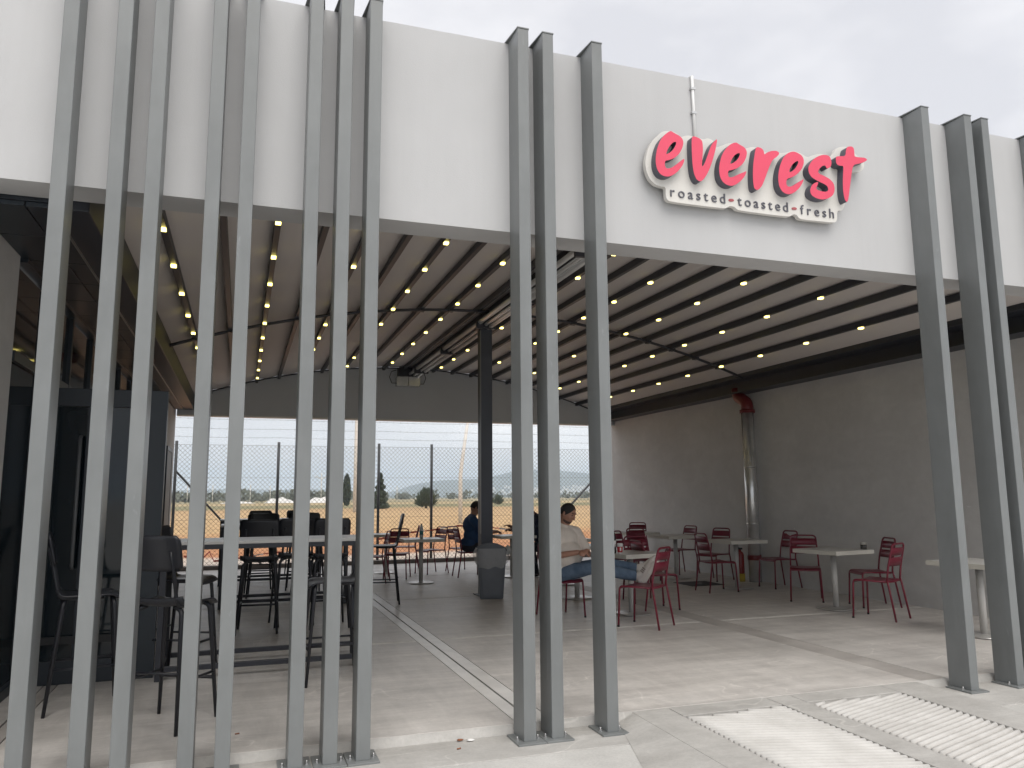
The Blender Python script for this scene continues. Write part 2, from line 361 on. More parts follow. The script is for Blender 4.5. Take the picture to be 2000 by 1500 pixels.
for (x0, x1, sl_) in [(2.842, 3.618, -0.29), (3.842, 4.648, 0.32)]:
    bed = slope(x0, x1, PY0, PY1, 'pave_smooth', 'ribbed_panel', dz=-.012)
    pitch = 0.052; y = PY0 - 0.2
    while y < PY1 + .2:
        def yy(x): return y + sl_*(x-(x0+x1)/2)
        # clip the rib to the panel
        xa, xb = x0+.006, x1-.006
        pts = []
        for i in range(9):
            x = xa+(xb-xa)*i/8; q = yy(x)
            if PY0+.016 < q < PY1-.016: pts.append((x, q))
        if len(pts) > 1:
            b = MB(); n_ = len(pts); vs = []
            for x, q in pts:
                j = random.uniform(-.0012, .0012)
                for dy, dz in ((-.017,-.0125),(-.012,.001),(0,.005),(.012,.001),(.017,-.0125)): vs.append((x, q+dy+j, rz(q)+dz))
            fs = [(i*5+k, (i+1)*5+k, (i+1)*5+k+1, i*5+k+1) for i in range(n_-1) for k in range(4)]
            fs += [(0,1,2,3,4), tuple((n_-1)*5+k for k in (4,3,2,1,0))]
            b.add(vs, fs, True); b.build('rib', M['rib_concrete'], bed)
        y += pitch

# patio floor: polished slabs with pale saw-cut joints and a drain band
pf = bpy.data.objects.new('patio_floor', None); C.objects.link(pf); pf['kind'] = 'structure'
MB().box(-1.9, 5.03, -.02, XW+.3, 17.55, FZ-.012).build('joint_bed', M['groove'], pf)
ycuts = [5.03, 8.15, 11.42, 14.66, 17.55]
xcuts = [-1.9, -1.42, -1.32, 1.745, 1.985, 5.09, 5.34, XW+.3]
for j in range(4):
    y0, y1 = ycuts[j], ycuts[j+1]
    for i in range(7):
        x0, x1 = xcuts[i], xcuts[i+1]
        if (i == 3): 
            panel(x0-.005, 1.854, y0-.006, y1+.006, FZ-.001, 'drain_band', 'joint_band', pf, .03, 0); panel(1.860, x1+.005, y0-.006, y1+.006, FZ-.001, 'drain_band', 'joint_band', pf, .03, 0)
        elif i == 5: panel(x0-.005, x1+.005, y0-.006, y1+.006, FZ-.0015, 'repair_strip', 'stain', pf, .03, 0)
        elif i == 1: panel(x0, x1, y0-.006, y1+.006, FZ-.003, 'door_track', 'stain', pf, .03, .002)
        else:
            p = panel(x0+(.0 if i else 0), x1, y0+(.034 if j else -.006), y1-(.034 if j < 3 else 0), FZ, 'slab', 'slab', pf, .05, .002)
    if j < 3:
        for i in (0, 2, 4, 6):
            x0, x1 = xcuts[i], xcuts[i+1]
            yc = y1
            panel(x0, x1, yc-.043, yc+.002, FZ-.001, 'joint_filler', 'grout', pf, .03, 0); panel(x0, x1, yc-.002, yc+.043, FZ-.001, 'joint_filler', 'grout', pf, .03, 0)
# worn cement lip along the front edge of the patio
lip = MB()
def lipfn(u, v):
    x = -1.9 + u*(XW+2.2); k = noise.noise(Vector((x*1.7, 0, 3)))*.02
    yv = [4.985, 5.0, 5.026][min(2, int(round(v*2)))] + k*(1 if v < .9 else 0)*.6
    zv = [0.0, 0.03, FZ-.001][min(2, int(round(v*2)))] + (noise.noise(Vector((x*4, v*3, 1)))*.006 if 0 < v < .9 else 0)
    if RX0 < x < RX1: zv = FZ-.008+v*.006
    return (x, yv, zv)
lip.grid(lipfn, 220, 2); lip.build('patio_edge', M['pave_smooth'], pf)
MB().box(-1.9, 17.56, -.02, XW+.3, 17.74, .13).build('back_kerb', M['kerb_brown'], kind='structure', bevel=.01)

# ---------------------------------------------------------------- facade, walls
def rough_box(b, x0, x1, y0, y1, z0, z1, n):
    vs = []
    for i in range(n+1):
        x = x0+(x1-x0)*i/n; d = noise.noise(Vector((x*2.3, 0, 0)))*.004+noise.noise(Vector((x*9, 2, 0)))*.0025
        vs += [(x,y0,z0),(x,y0,z1+d),(x,y1,z1+d),(x,y1,z0)]
    fs = []
    for i in range(n):
        a, c = i*4, (i+1)*4
        fs += [(a,c,c+1,a+1),(a+1,c+1,c+2,a+2),(a+2,c+2,c+3,a+3),(a+3,c+3,c,a)]
    fs += [(0,1,2,3), (n*4+3,n*4+2,n*4+1,n*4)]
    b.add(vs, fs)
f = MB(); rough_box(f, -9, 15, YF, YFB, ZB, ZF, 160)
tag(f.build('facade_wall', M['render_white']), 'long white rendered wall band across the front, carried above the open patio', 'wall')
t = thing('side_wall', 'grey rendered side wall of the patio behind the red chairs and steel pipe', 'wall', (XW, 5.24, 0))
MB().box(0, 0, 0, .28, YB-5.24+.2, 4.6).build('wall_face', M['render_inner'], t)
for k_, (yy_, zz_, a_, b_) in enumerate([(2.05, 1.33, .05, .006), (2.5, 1.32, .03, .005), (1.35, 1.27, .05, .008), (5.3, .95, .02, .012)]): MB().box(-.002, yy_, zz_, -.0005, yy_+a_, zz_+b_).build('filler_patch', M['trim_white'], t)
bw = thing('back_wall', 'dark grey wall band with arched top across the rear opening', 'wall', (3.5, YB, 3.18))
MB().box(-4.78, 0, 0, 4.845, .2, 1.45).build('wall_face', M['render_lintel'], bw)
MB().box(-4.78, -.012, -.035, 4.845, .2, -.002).build('edge_trim', M['trim_white'], bw)
# right of the open patio the building goes on behind the facade
tag(MB().box(XW+.285, YFB+.004, 0, 15, YFB+.25, 4.6).build('end_wall', M['render_inner']), 'plain grey end wall hidden behind the right end of the facade', 'wall')

# ---------------------------------------------------------------- steel fins in front of the facade
PW, PD, PY = 0.0814, 0.1998, 4.765
PX = [-1.076,-.795,-.599,-.273,-.085,.299,.489,.675,1.694,1.879,2.257,5.300,5.776,5.973,6.67]
plabels = ['leftmost tall grey steel post, beside the dark shop window','tall grey steel post, second from the left edge of the picture','third tall grey post from the left, in front of the glass screen',
 'grey post of the left screen, left half of the tight pair','grey post of the left screen, right half of the tight pair','grey post, first of three close to the middle-left end of the slat screen',
 'grey post, middle one of the three ending the left slat screen','grey post at the right end of the left slat screen, before the wide gap',
 'grey post left of the tight pair at the picture centre, right of the litter bin','grey post right of the tight pair at the picture centre','single grey post right of centre, between seated man and red chair',
 'left one of the grey posts at the right side, beside the ramp','second grey post from the ramp at the right side','thin looking grey post just behind the second one at the right side','grey post cut off by the right picture edge']
def make_post():
    t = thing('facade_post', plabels[0], 'post', (PX[0], PY, 0), 0, 'grey steel posts along the facade')
    MB().box(0, 0, .011, PW, PD, 4.733).build('shaft', M['post_steel'], t, bevel=.004)
    MB().box(-.05, -.045, 0, PW+.05, PD-.01, .012).build('base_plate', M['post_steel'], t, bevel=.002)
    c = MB(); c.add([(-.002,-.004,4.733),(PW+.002,-.004,4.733),(PW+.034,PD+.10,4.733),(-.034,PD+.10,4.733),(-.002,-.004,4.741),(PW+.002,-.004,4.741),(PW+.034,PD+.10,4.741),(-.034,PD+.10,4.741)],
        [(0,3,2,1),(4,5,6,7),(0,1,5,4),(1,2,6,5),(2,3,7,6),(3,0,4,7)])
    c.build('cap_plate', M['post_steel'], t)
    for x in (-.026, PW+.026):
        b = MB(); b.lathe([(.011,.012),(.011,.021)], 6, x, .05, False); b.lathe([(.006,.021),(.006,.034)], 8, x, .05); b.build('anchor_bolt', M['bolt_steel'], t)
    return t
post0 = make_post()
for i in range(1, 15): dup(post0, (PX[i], PY, 0), 0, plabels[i])

# ---------------------------------------------------------------- sliding fabric roof with lit ribs
def arch(x): return -0.04065*x*x + 0.2709*x + 3.866
rf = thing('fabric_roof', 'arched retractable fabric roof with dark ribs and rows of small lit spots', 'canopy', (3.5, 11, 3.3))
def RP(b, name, m, par, bevel=0):
    o = b.build(name, M[m], par, bevel=bevel); return o
ORG = Vector((3.5, 11, 3.3))
class MBo(MB):
    def build(s, name, mat, parent=None, bevel=0, **kw):
        s.v = [tuple(Vector(p)-ORG) for p in s.v]; return MB.build(s, name, mat, parent, bevel, **kw)
ribx = [-.66+.434*k for k in range(10)] + [3.91+.43*k for k in range(9)]
edges = [-1.06] + ribx + [7.85]
fab = MBo()
nx = len(edges)-1
def fabz(x, y):
    i = max(k for k in range(nx) if edges[k] <= x+1e-6); u = (x-edges[i])/(edges[i+1]-edges[i])
    return arch(x)+.012 - .018*sin(pi*u)*(1+.5*noise.noise(Vector((i*3.1, y*.5, 0)))) 
xsn = [edges[i]+(edges[i+1]-edges[i])*k/6 for i in range(nx) for k in range(6)] + [edges[-1]]
ysn = [5.24 + (YB-5.245)*j/24 for j in range(25)]
fab.add([(x, y, fabz(min(x, edges[-1]-1e-4), y)) for y in ysn for x in xsn], [(j*len(xsn)+i, (j+1)*len(xsn)+i, (j+1)*len(xsn)+i+1, j*len(xsn)+i+1) for j in range(24) for i in range(len(xsn)-1)], True)
RP(fab, 'fabric', 'fabric', rf)
led_me = MB().box(-.023, -.027, -.02, .023, .027, 0).mesh('spot_light'); led_me.materials.append(M['led'])
lens_b = None
for i, x in enumerate(ribx):
    z = arch(x)
    r = MBo(); r.box(x-.028, 5.245, z-.075, x+.028, YB-.03, z+.004); ro = RP(r, 'rib', 'rib_alu', rf, .004)
    if (i % 2 == 0):
        for k in range(11):
            y = 6.45+.19*(i % 4 == 2)*1.6+1.03*k
            if y > YB-.1: continue
            link('spot_light', led_me, None, ro, loc=tuple(Vector((x, y, z-.0755))-ORG))
for y in (10.95,):
    tr = MBo(); tr.tube([(x, y, arch(x)-.085) for x in [-1.04+8.85*k/40 for k in range(41)]], .022, 6); RP(tr, 'cross_track', 'rib_alu', rf)
    for x in ribx:
        RP(MBo().box(x-.035, y-.05, arch(x)-.112, x+.035, y+.05, arch(x)-.074), 'track_carriage', 'rib_alu', rf)
for y in (5.26, YB-.02):
    tr = MBo(); tr.tube([(x, y, arch(x)-.02) for x in [-1.04+8.85*k/40 for k in range(41)]], .016, 6); RP(tr, 'cross_track', 'rib_alu', rf)
# ridge: dark beam, shiny drive tubes
RP(MBo().box(3.40, 5.25, 4.165, 3.62, YB-.24, 4.30), 'ridge_beam', 'rib_alu', rf, .004)
for x, z, r_ in ((3.36, 4.15, .035), (3.45, 4.115, .028), (3.53, 4.10, .04)):
    RP(MBo().tube([(x, 5.27, z), (x, YB-.24, z)], r_, 10), 'drive_tube', 'chrome', rf)
for y in (7.5, 9.6, 11.3, 13.6, 15.9):
    RP(MBo().box(3.30, y-.03, 4.05, 3.60, y+.03, 4.17), 'tube_bracket', 'rib_alu', rf, .004)
RP(MBo().box(3.12, YB-.23, 4.09, 3.58, YB-.004, 4.29), 'motor_head', 'dark_steel', rf, .006)
mb = MBo(); mb.box(3.08, YB-.235, 3.885, 3.325, YB-.004, 4.085); mb.box(3.335, YB-.235, 3.885, 3.585, YB-.004, 4.085); RP(mb, 'motor_box', 'galva', rf, .006)
for s_ in (-1, 1):
    cb = MBo(); cb.tube([(3.335+s_*.25, YB-.1, 4.24), (3.335+s_*.36, YB-.1, 4.2), (3.335+s_*.40, YB-.1, 4.08), (3.335+s_*.35, YB-.1, 3.95), (3.335+s_*.255, YB-.1, 3.95)], .008, 6); RP(cb, 'cable_loop', 'black_rubber', rf)
# gutters / edge beams
rb = thing('edge_beam', 'dark steel beam with gutter along the top of the grey side wall', 'beam', (8.2, 5.25, 3.4))
def shift(b, dx, dy, dz): b.v = [(x-dx, y-dy, z-dz) for x, y, z in b.v]; return b
shift(MB().box(7.82, 5.25, 3.44, 8.34, YB-.01, 3.60), 8.2, 5.25, 3.4).build('gutter', M['dark_steel'], rb, bevel=.006)
shift(MB().box(8.14, 5.25, 3.268, 8.34, YB-.01, 3.438), 8.2, 5.25, 3.4).build('web', M['dark_steel'], rb)
shift(MB().box(8.04, 5.25, 3.245, 8.34, YB-.01, 3.266), 8.2, 5.25, 3.4).build('flange', M['dark_steel'], rb, bevel=.004)
lb = thing('edge_beam', 'dark steel gutter beam along the shop side of the fabric roof', 'beam', (-1.0, 5.25, 3.3))
shift(MB().box(-1.16, 5.25, 3.262, -.96, YB-.01, 3.56), -1, 5.25, 3.3).build('gutter', M['dark_steel'], lb, bevel=.006)
cp = thing('roof_column', 'dark steel column standing behind the litter bin, holding the roof ridge', 'column', (3.5, 11.5, FZ))
MB().box(-.09, -.09, 0.012, .09, .09, 4.30-FZ).build('shaft', M['column_steel'], cp, bevel=.006)
MB().box(-.09-.012, -.095, .9, -.09, -.06, 4.0).build('cable_duct', M['post_steel'], cp)
MB().box(-.15, -.15, 0, .15, .15, .012).build('base_plate', M['column_steel'], cp)
MB().box(-.14, -.12, 4.02, .14, .12, 4.1).build('head_bracket', M['dark_steel'], cp, bevel=.005)

# ---------------------------------------------------------------- shop on the left
XG = -1.60
sh = thing('shop_building', 'shop on the left with dark glass front, panelled soffit and pale rear wall', 'building', (-1.6, 5, 0))
def SB(b, name, m, bevel=0, par=sh): return shift(b, -1.6, 5, 0).build(name, M[m], par, bevel=bevel)
SB(MB().box(-5, 4.975, 0, XG, 6.42, 3.314), 'pier', 'render_inner')
SB(MB().box(-5, 5.236, 3.60, -.965, 17.05, 4.6), 'roof_mass', 'dark_steel')
SB(MB().box(-5, 16.8, 0, -1.31, 17.04, 3.595), 'rear_wall', 'render_white')
SB(MB().box(-1.75, 14.8, FZ, -1.31, 16.795, 3.24), 'pale_wall', 'render_white')
dr = SB(MB().box(-1.31, 15.25, FZ, -1.275, 16.15, 2.36), 'door', 'door_grey', .004)
for y0, y1 in ((15.17, 15.245), (16.155, 16.23)): SB(MB().box(-1.31, y0, FZ, -1.268, y1, 2.44), 'door_frame', 'frame_dark')
SB(MB().box(-1.31, 15.25, 2.365, -1.268, 16.15, 2.44), 'door_frame', 'frame_dark')
# glass front: frames, panes
ysg = [6.42, 7.3, 8.35, 9.4, 10.4, 11.5, 12.6, 13.7, 14.79]
for k in range(len(ysg)-1):
    y0, y1 = ysg[k], ysg[k+1]
    SB(MB().box(XG-.04, y0+.032, .14, XG-.02, y1-.032, 2.50), 'window_pane', 'glass_dark')
    SB(MB().box(XG-.04, y0+.032, 2.58, XG-.02, y1-.032, 3.20), 'window_pane', 'glass_dark')
    SB(MB().box(XG-.06, y1-.03, FZ, XG+.012, y1+.03, 3.22), 'window_frame', 'frame_dark', .003)
SB(MB().box(XG-.06, 6.42, FZ, XG+.01, 14.76, .13), 'sill', 'frame_dark', .003)
SB(MB().box(XG-.06, 6.45, 2.502, XG+.008, 14.76, 2.578), 'transom', 'frame_dark', .003)
SB(MB().box(-1.9, 6.42, 3.225, XG+.05, 14.79, 3.26), 'head_panel', 'panel_dark')
# soffit: dark metal strip near the front, tiles all along
y = 5.24; k = 0
while y < 16.78:
    y1 = min(y+.62, 16.79)
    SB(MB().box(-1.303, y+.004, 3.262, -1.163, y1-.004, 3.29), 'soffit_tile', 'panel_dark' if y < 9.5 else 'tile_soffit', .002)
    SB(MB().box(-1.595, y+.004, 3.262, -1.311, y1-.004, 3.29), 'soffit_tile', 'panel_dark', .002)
    y += .62
SB(MB().box(-1.6, 5.24, 3.292, -1.162, 16.79, 3.597), 'soffit_backing', 'frame_dark')
SB(MB().box(-1.163, 5.24, 3.24, -1.159, 16.79, 3.30), 'soffit_trim', 'bolt_steel')
# alarm bell under the soffit
SB(MB().lathe([(.001,3.26),(.09,3.26),(.105,3.22),(.09,3.16),(.04,3.13),(.001,3.125)], 18, -1.2, 10.6), 'alarm_bell', 'pipe_red')

ws = thing('glass_screen', 'dark glass wind screen with solid end panel standing out from the shop front', 'screen', (-1.1, 7.34, FZ))
def WB(b, name, m, bevel=0): return shift(b, -1.1, 7.34, FZ).build(name, M[m], ws, bevel=bevel)
WB(MB().box(-.86, 7.30, FZ, -.63, 7.38, 2.42), 'end_panel', 'panel_dark', .004)
WB(MB().box(-1.58, 7.30, 2.27, -.862, 7.38, 2.42), 'head_rail', 'frame_dark', .004)
WB(MB().box(-1.58, 7.30, FZ, -.862, 7.38, .23), 'bottom_rail', 'frame_dark', .004)
WB(MB().box(-1.24, 7.305, .232, -1.18, 7.375, 2.268), 'mullion', 'frame_dark', .004)
WB(MB().box(-1.575, 7.33, .232, -1.243, 7.35, 2.268), 'glass_pane', 'glass_dark'); WB(MB().box(-1.177, 7.33, .232, -.863, 7.35, 2.268), 'glass_pane', 'glass_dark')
WB(MB().tube([(-1.27, 7.27, .95), (-1.27, 7.24, .97), (-1.27, 7.24, 2.0), (-1.27, 7.27, 2.02)], .014, 8), 'door_pull', 'door_grey')
WB(MB().box(-1.58, 7.29, .36, -.862, 7.302, .42), 'kick_bar', 'black_rubber', .002)

# ---------------------------------------------------------------- sign
LETTERS = [
 ('e1', [(2.9121, 4.1822), (2.9407, 4.1684), (2.9941, 4.1491), (3.0149, 4.1269), (3.0191, 4.0972), (3.0063, 4.0551), (2.977, 4.0058), (2.9322, 3.9665), (2.883, 3.9458), (2.8582, 3.9394), (2.8529, 3.9139), (2.8572, 3.8867), (2.875, 3.8792), (2.9075, 3.8895), (2.9519, 3.9223), (2.9912, 3.9576), (3.0214, 3.9788), (3.0181, 3.9513), (2.9945, 3.9081), (2.9604, 3.8687), (2.9214, 3.8367), (2.8832, 3.8189), (2.8459, 3.817), (2.8124, 3.8294), (2.7893, 3.8609), (2.7793, 3.9039), (2.7803, 3.9584), (2.7945, 4.0249), (2.8227, 4.0937), (2.8643, 4.1449)], [(2.9594, 4.1007), (2.9528, 4.0726), (2.9296, 4.0341), (2.8962, 4.0044), (2.8677, 3.9885), (2.8752, 4.0164), (2.8983, 4.0577), (2.9322, 4.0947)]),
 ('v', [(3.099, 4.1697), (3.1537, 4.1595), (3.1775, 4.1457), (3.1852, 4.1213), (3.1844, 4.0602), (3.1743, 3.9878), (3.1686, 3.9385), (3.1785, 3.9378), (3.2003, 3.9762), (3.2254, 4.0354), (3.251, 4.1002), (3.2754, 4.1395), (3.3145, 4.1791), (3.3091, 4.1393), (3.2884, 4.0647), (3.2622, 3.9897), (3.2305, 3.9145), (3.1943, 3.8543), (3.1652, 3.8224), (3.1428, 3.8145), (3.1161, 3.8291), (3.0964, 3.8766), (3.0887, 3.9459), (3.0878, 4.0465), (3.0894, 4.1277)], None),
 ('e2', [(3.4792, 4.1743), (3.5094, 4.16), (3.5546, 4.1437), (3.5729, 4.1203), (3.576, 4.0948), (3.5604, 4.046), (3.529, 4.0004), (3.481, 3.9631), (3.4343, 3.9436), (3.4021, 3.9352), (3.3954, 3.9159), (3.3973, 3.8877), (3.4138, 3.8796), (3.4485, 3.8923), (3.4956, 3.9189), (3.5369, 3.9387), (3.5631, 3.9534), (3.5531, 3.9213), (3.5282, 3.8872), (3.4918, 3.8519), (3.4504, 3.8242), (3.4158, 3.8137), (3.3766, 3.819), (3.3439, 3.8381), (3.3234, 3.876), (3.3182, 3.9261), (3.3254, 3.978), (3.3431, 4.0365), (3.3743, 4.0922), (3.4227, 4.1454)], [(3.5135, 4.0912), (3.5074, 4.0645), (3.4824, 4.0281), (3.449, 4.0029), (3.4186, 3.9885), (3.4269, 4.0143), (3.4519, 4.0547), (3.4856, 4.0842)]),
 ('r', [(3.6598, 4.1535), (3.678, 4.1634), (3.7128, 4.158), (3.7328, 4.1377), (3.7331, 4.1064), (3.7642, 4.1317), (3.8069, 4.1503), (3.855, 4.1571), (3.8801, 4.1396), (3.8516, 4.1071), (3.8142, 4.0809), (3.7879, 4.0407), (3.7607, 3.9848), (3.7265, 3.9076), (3.6996, 3.8525), (3.6683, 3.8176), (3.6446, 3.8096), (3.6245, 3.8225), (3.6189, 3.8629), (3.6198, 3.9351), (3.6283, 4.019), (3.6445, 4.094)], None),
 ('e3', [(4.0065, 4.1733), (4.0427, 4.1709), (4.0901, 4.1509), (4.1063, 4.1211), (4.1036, 4.0835), (4.0819, 4.038), (4.0359, 3.9896), (3.9852, 3.9567), (3.936, 3.9398), (3.9245, 3.9121), (3.9261, 3.883), (3.9433, 3.8726), (3.9738, 3.8796), (4.018, 3.9083), (4.0688, 3.9411), (4.0956, 3.9583), (4.0795, 3.9213), (4.0458, 3.875), (4.0008, 3.8358), (3.9572, 3.8137), (3.9152, 3.8118), (3.8806, 3.8283), (3.8571, 3.8671), (3.851, 3.9184), (3.8573, 3.9767), (3.8771, 4.0423), (3.9116, 4.1102), (3.9567, 4.1535)], [(4.0535, 4.1001), (4.0481, 4.076), (4.021, 4.0352), (3.9887, 4.0066), (3.9576, 3.992), (3.9657, 4.0226), (3.9927, 4.0631), (4.0288, 4.0945)]),
 ('s', [(4.3408, 4.188), (4.3652, 4.1784), (4.3778, 4.1315), (4.3645, 4.0919), (4.3252, 4.0705), (4.3125, 4.0989), (4.2832, 4.0917), (4.2497, 4.0604), (4.2353, 4.035), (4.2465, 4.0193), (4.2953, 4.0075), (4.35, 3.9878), (4.3849, 3.9547), (4.3911, 3.9072), (4.3707, 3.8566), (4.318, 3.8215), (4.2547, 3.8055), (4.1997, 3.8116), (4.1583, 3.8308), (4.1462, 3.8663), (4.1643, 3.9109), (4.1971, 3.9384), (4.2351, 3.9517), (4.2243, 3.9237), (4.2061, 3.8949), (4.2173, 3.8804), (4.2601, 3.8751), (4.3036, 3.8751), (4.3275, 3.894), (4.32, 3.9251), (4.284, 3.9419), (4.2293, 3.9563), (4.1695, 3.9805), (4.1442, 4.0197), (4.1449, 4.0624), (4.1796, 4.1152), (4.2325, 4.16), (4.2969, 4.1873)], None),
 ('t', [(4.5308, 4.2616), (4.546, 4.2901), (4.5919, 4.2999), (4.6125, 4.2842), (4.6126, 4.2402), (4.6128, 4.2128), (4.6687, 4.215), (4.7146, 4.2192), (4.7435, 4.2055), (4.7113, 4.1824), (4.6574, 4.1608), (4.6045, 4.1459), (4.5826, 4.1157), (4.563, 4.0369), (4.5426, 3.9476), (4.5258, 3.8701), (4.5131, 3.8256), (4.4994, 3.8132), (4.482, 3.8326), (4.4721, 3.8958), (4.4755, 3.9823), (4.4867, 4.0703), (4.4934, 4.12), (4.4484, 4.114), (4.4241, 4.1269), (4.4204, 4.1589), (4.4254, 4.19), (4.4744, 4.199), (4.5196, 4.2053)], None),
]
BOARD = [(2.9179, 4.2126), (2.8794, 4.1997), (2.8401, 4.1634), (2.7894, 4.1054), (2.755, 4.0401), (2.7367, 3.9775), (2.7296, 3.9266), (2.7381, 3.868), (2.7627, 3.8117), (2.804, 3.7772), (2.8516, 3.7663), (2.8893, 3.768), (2.8939, 3.7487), (2.8919, 3.6987), (2.9015, 3.6701), (2.9333, 3.656), (3.3981, 3.658), (3.4237, 3.6691), (3.4393, 3.6831), (3.485, 3.6833), (3.5015, 3.6699), (3.5237, 3.6571), (3.9833, 3.6572), (4.0108, 3.6708), (4.0337, 3.686), (4.0639, 3.682), (4.0804, 3.6575), (4.1104, 3.6503), (4.4154, 3.6572), (4.4413, 3.6654), (4.4563, 3.6939), (4.4621, 3.7645), (4.5068, 3.7664), (4.5308, 3.794), (4.5527, 3.8563), (4.5843, 4.002), (4.619, 4.1055), (4.6462, 4.1201), (4.7184, 4.123), (4.7564, 4.1513), (4.7737, 4.1982), (4.7545, 4.2346), (4.6985, 4.2715), (4.655, 4.2988), (4.612, 4.3306), (4.533, 4.317), (4.4858, 4.2915), (4.4648, 4.2389), (4.4221, 4.2164), (4.3471, 4.2334), (4.2569, 4.2076), (4.1984, 4.1778), (4.1444, 4.2049), (4.0588, 4.2167), (3.9708, 4.1827), (3.9099, 4.1806), (3.8004, 4.162), (3.7426, 4.191), (3.6835, 4.1953), (3.6414, 4.1818), (3.6053, 4.1661), (3.5315, 4.2029), (3.4614, 4.1948), (3.3905, 4.1595), (3.346, 4.1396), (3.3349, 4.19), (3.2791, 4.2099), (3.2385, 4.1894), (3.1995, 4.1961), (3.1104, 4.2056), (3.0711, 4.1946), (3.0427, 4.1781), (2.9837, 4.2154)]

sg = thing('shop_sign', 'raised red script letters on a cream outline board with grey tagline beneath', 'sign', (3.8, YF, 3.95))
def GB(b, name, m, bevel=0, par=sg): return shift(b, 3.8, YF, 3.95).build(name, M[m], par, bevel=bevel)
def smooth_loop(p, it=2):
    for _ in range(it):
        q = []
        for i in range(len(p)):
            a, b = Vector(p[i]), Vector(p[(i+1) % len(p)])
            q += [tuple(a*.78+b*.22), tuple(a*.22+b*.78)]
        p = q
    return p
GB(MB().prism(smooth_loop(BOARD), None, 4.888, 4.925), 'backing_board', 'sign_board')
for x in (3.0, 3.5, 4.0, 4.35): GB(MB().box(x-.02, 4.925, 3.9, x+.02, YF, 3.94), 'stand_off', 'bolt_steel')
for nm, out_, hole in LETTERS:
    o_ = smooth_loop(out_); h_ = smooth_loop(hole) if hole else None
    le = GB(MB().prism(o_, h_, 4.8215, 4.888), 'letter', 'sign_side')
    GB(MB().prism(o_, h_, 4.8195, 4.8212), 'letter_face', 'sign_red', par=le)
def glyph(ch, h_):
    cu = bpy.data.curves.new('glyph', 'FONT'); cu.body = ch; cu.size = h_; cu.extrude = .004; cu.offset = .0; cu.resolution_u = 4
    o = bpy.data.objects.new('glyph', cu); C.objects.link(o)
    dg = bpy.context.evaluated_depsgraph_get(); me = bpy.data.meshes.new_from_object(o.evaluated_get(dg))
    bpy.data.objects.remove(o); bpy.data.curves.remove(cu)
    xs_ = [v.co.x for v in me.vertices]
    return me, min(xs_), max(xs_)
for word, x0, x1, zb in (('roasted', 2.930, 3.403, 3.697), ('toasted', 3.514, 3.978, 3.6955), ('fresh', 4.096, 4.420, 3.692)):
    gl = [glyph(c, .1115) for c in word]
    tot = sum(b-a for _, a, b in gl); gap = (x1-x0-tot)/(len(word)-1); x = x0
    for me, a, b in gl:
        me.transform(Matrix.Translation((-a, 0, 0))); me.transform(Matrix.Rotation(pi/2, 4, 'X')); me.materials.clear(); me.materials.append(M['sign_ink'])
        link('small_letter', me, None, sg, loc=tuple(Vector((x, 4.884, zb))-Vector((3.8, YF, 3.95)))); x += b-a+gap
for x0, x1 in ((3.436, 3.482), (4.016, 4.062)):
    GB(MB().prism(smooth_loop([(x0, 3.722), (x0+.02, 3.719), (x1, 3.724), (x1, 3.737), (x0+.03, 3.742), (x0, 3.737)]), None, 4.882, 4.888), 'dash', 'sign_dash')
cd = thing('cable_conduit', 'thin white cable conduit running down the facade to the sign', 'pipe', (3.2, YF, 4.2))
shift(MB().tube([(3.205, YF-.014, 4.20), (3.2, YF-.014, 4.735), (3.2, YF+.03, 4.742)], .012, 8), 3.2, YF, 4.2).build('tube', M['trim_white'], cd)
for z in (4.42, 4.62): shift(MB().box(3.18, YF-.03, z, 3.222, YF, z+.018), 3.2, YF, 4.2).build('clip', M['bolt_steel'], cd)

# ---------------------------------------------------------------- red metal chairs
def bend(pts, r=.03, n=4):
    """round the corners of a polyline"""
    P = [Vector(p) for p in pts]; o = [P[0]]
    for i in range(1, len(P)-1):
        a = (P[i-1]-P[i]); b = (P[i+1]-P[i]); k = min(r, a.length*.48, b.length*.48)
        p0, p1 = P[i]+a.normalized()*k, P[i]+b.normalized()*k
        for j in range(n+1):
            u = j/n; o.append(p0*(1-u)**2 + P[i]*2*u*(1-u) + p1*u*u)
    o.append(P[-1]); return o
def sheet(fn, nu, nv, th):
    b = MB(); v = []; N = nu+1
    for s_ in (0, 1):
        for j in range(nv+1):
            for i in range(nu+1):
                p = Vector(fn(i/nu, j/nv)); e = 1e-3
                du = Vector(fn(min(1, i/nu+e), j/nv))-Vector(fn(max(0, i/nu-e), j/nv)); dv = Vector(fn(i/nu, min(1, j/nv+e)))-Vector(fn(i/nu, max(0, j/nv-e)))
                nn = du.cross(dv).normalized(); v.append(p+nn*(th/2 if s_ else -th/2))
    K = N*(nv+1); f = []
    for j in range(nv):
        for i in range(nu):
            a = j*N+i; f.append((K+a, K+a+1, K+a+N+1, K+a+N)); f.append((a, a+N, a+N+1, a+1))
    for i in range(nu):
        f.append((i, i+1, K+i+1, K+i)); a = nv*N+i; f.append((a+1, a, K+a, K+a+1))
    for j in range(nv):
        a = j*N; f.append((a+N, a, K+a, K+a+N)); a = j*N+nu; f.append((a, a+N, K+a+N, K+a))
    b.add(v, f, True); return b
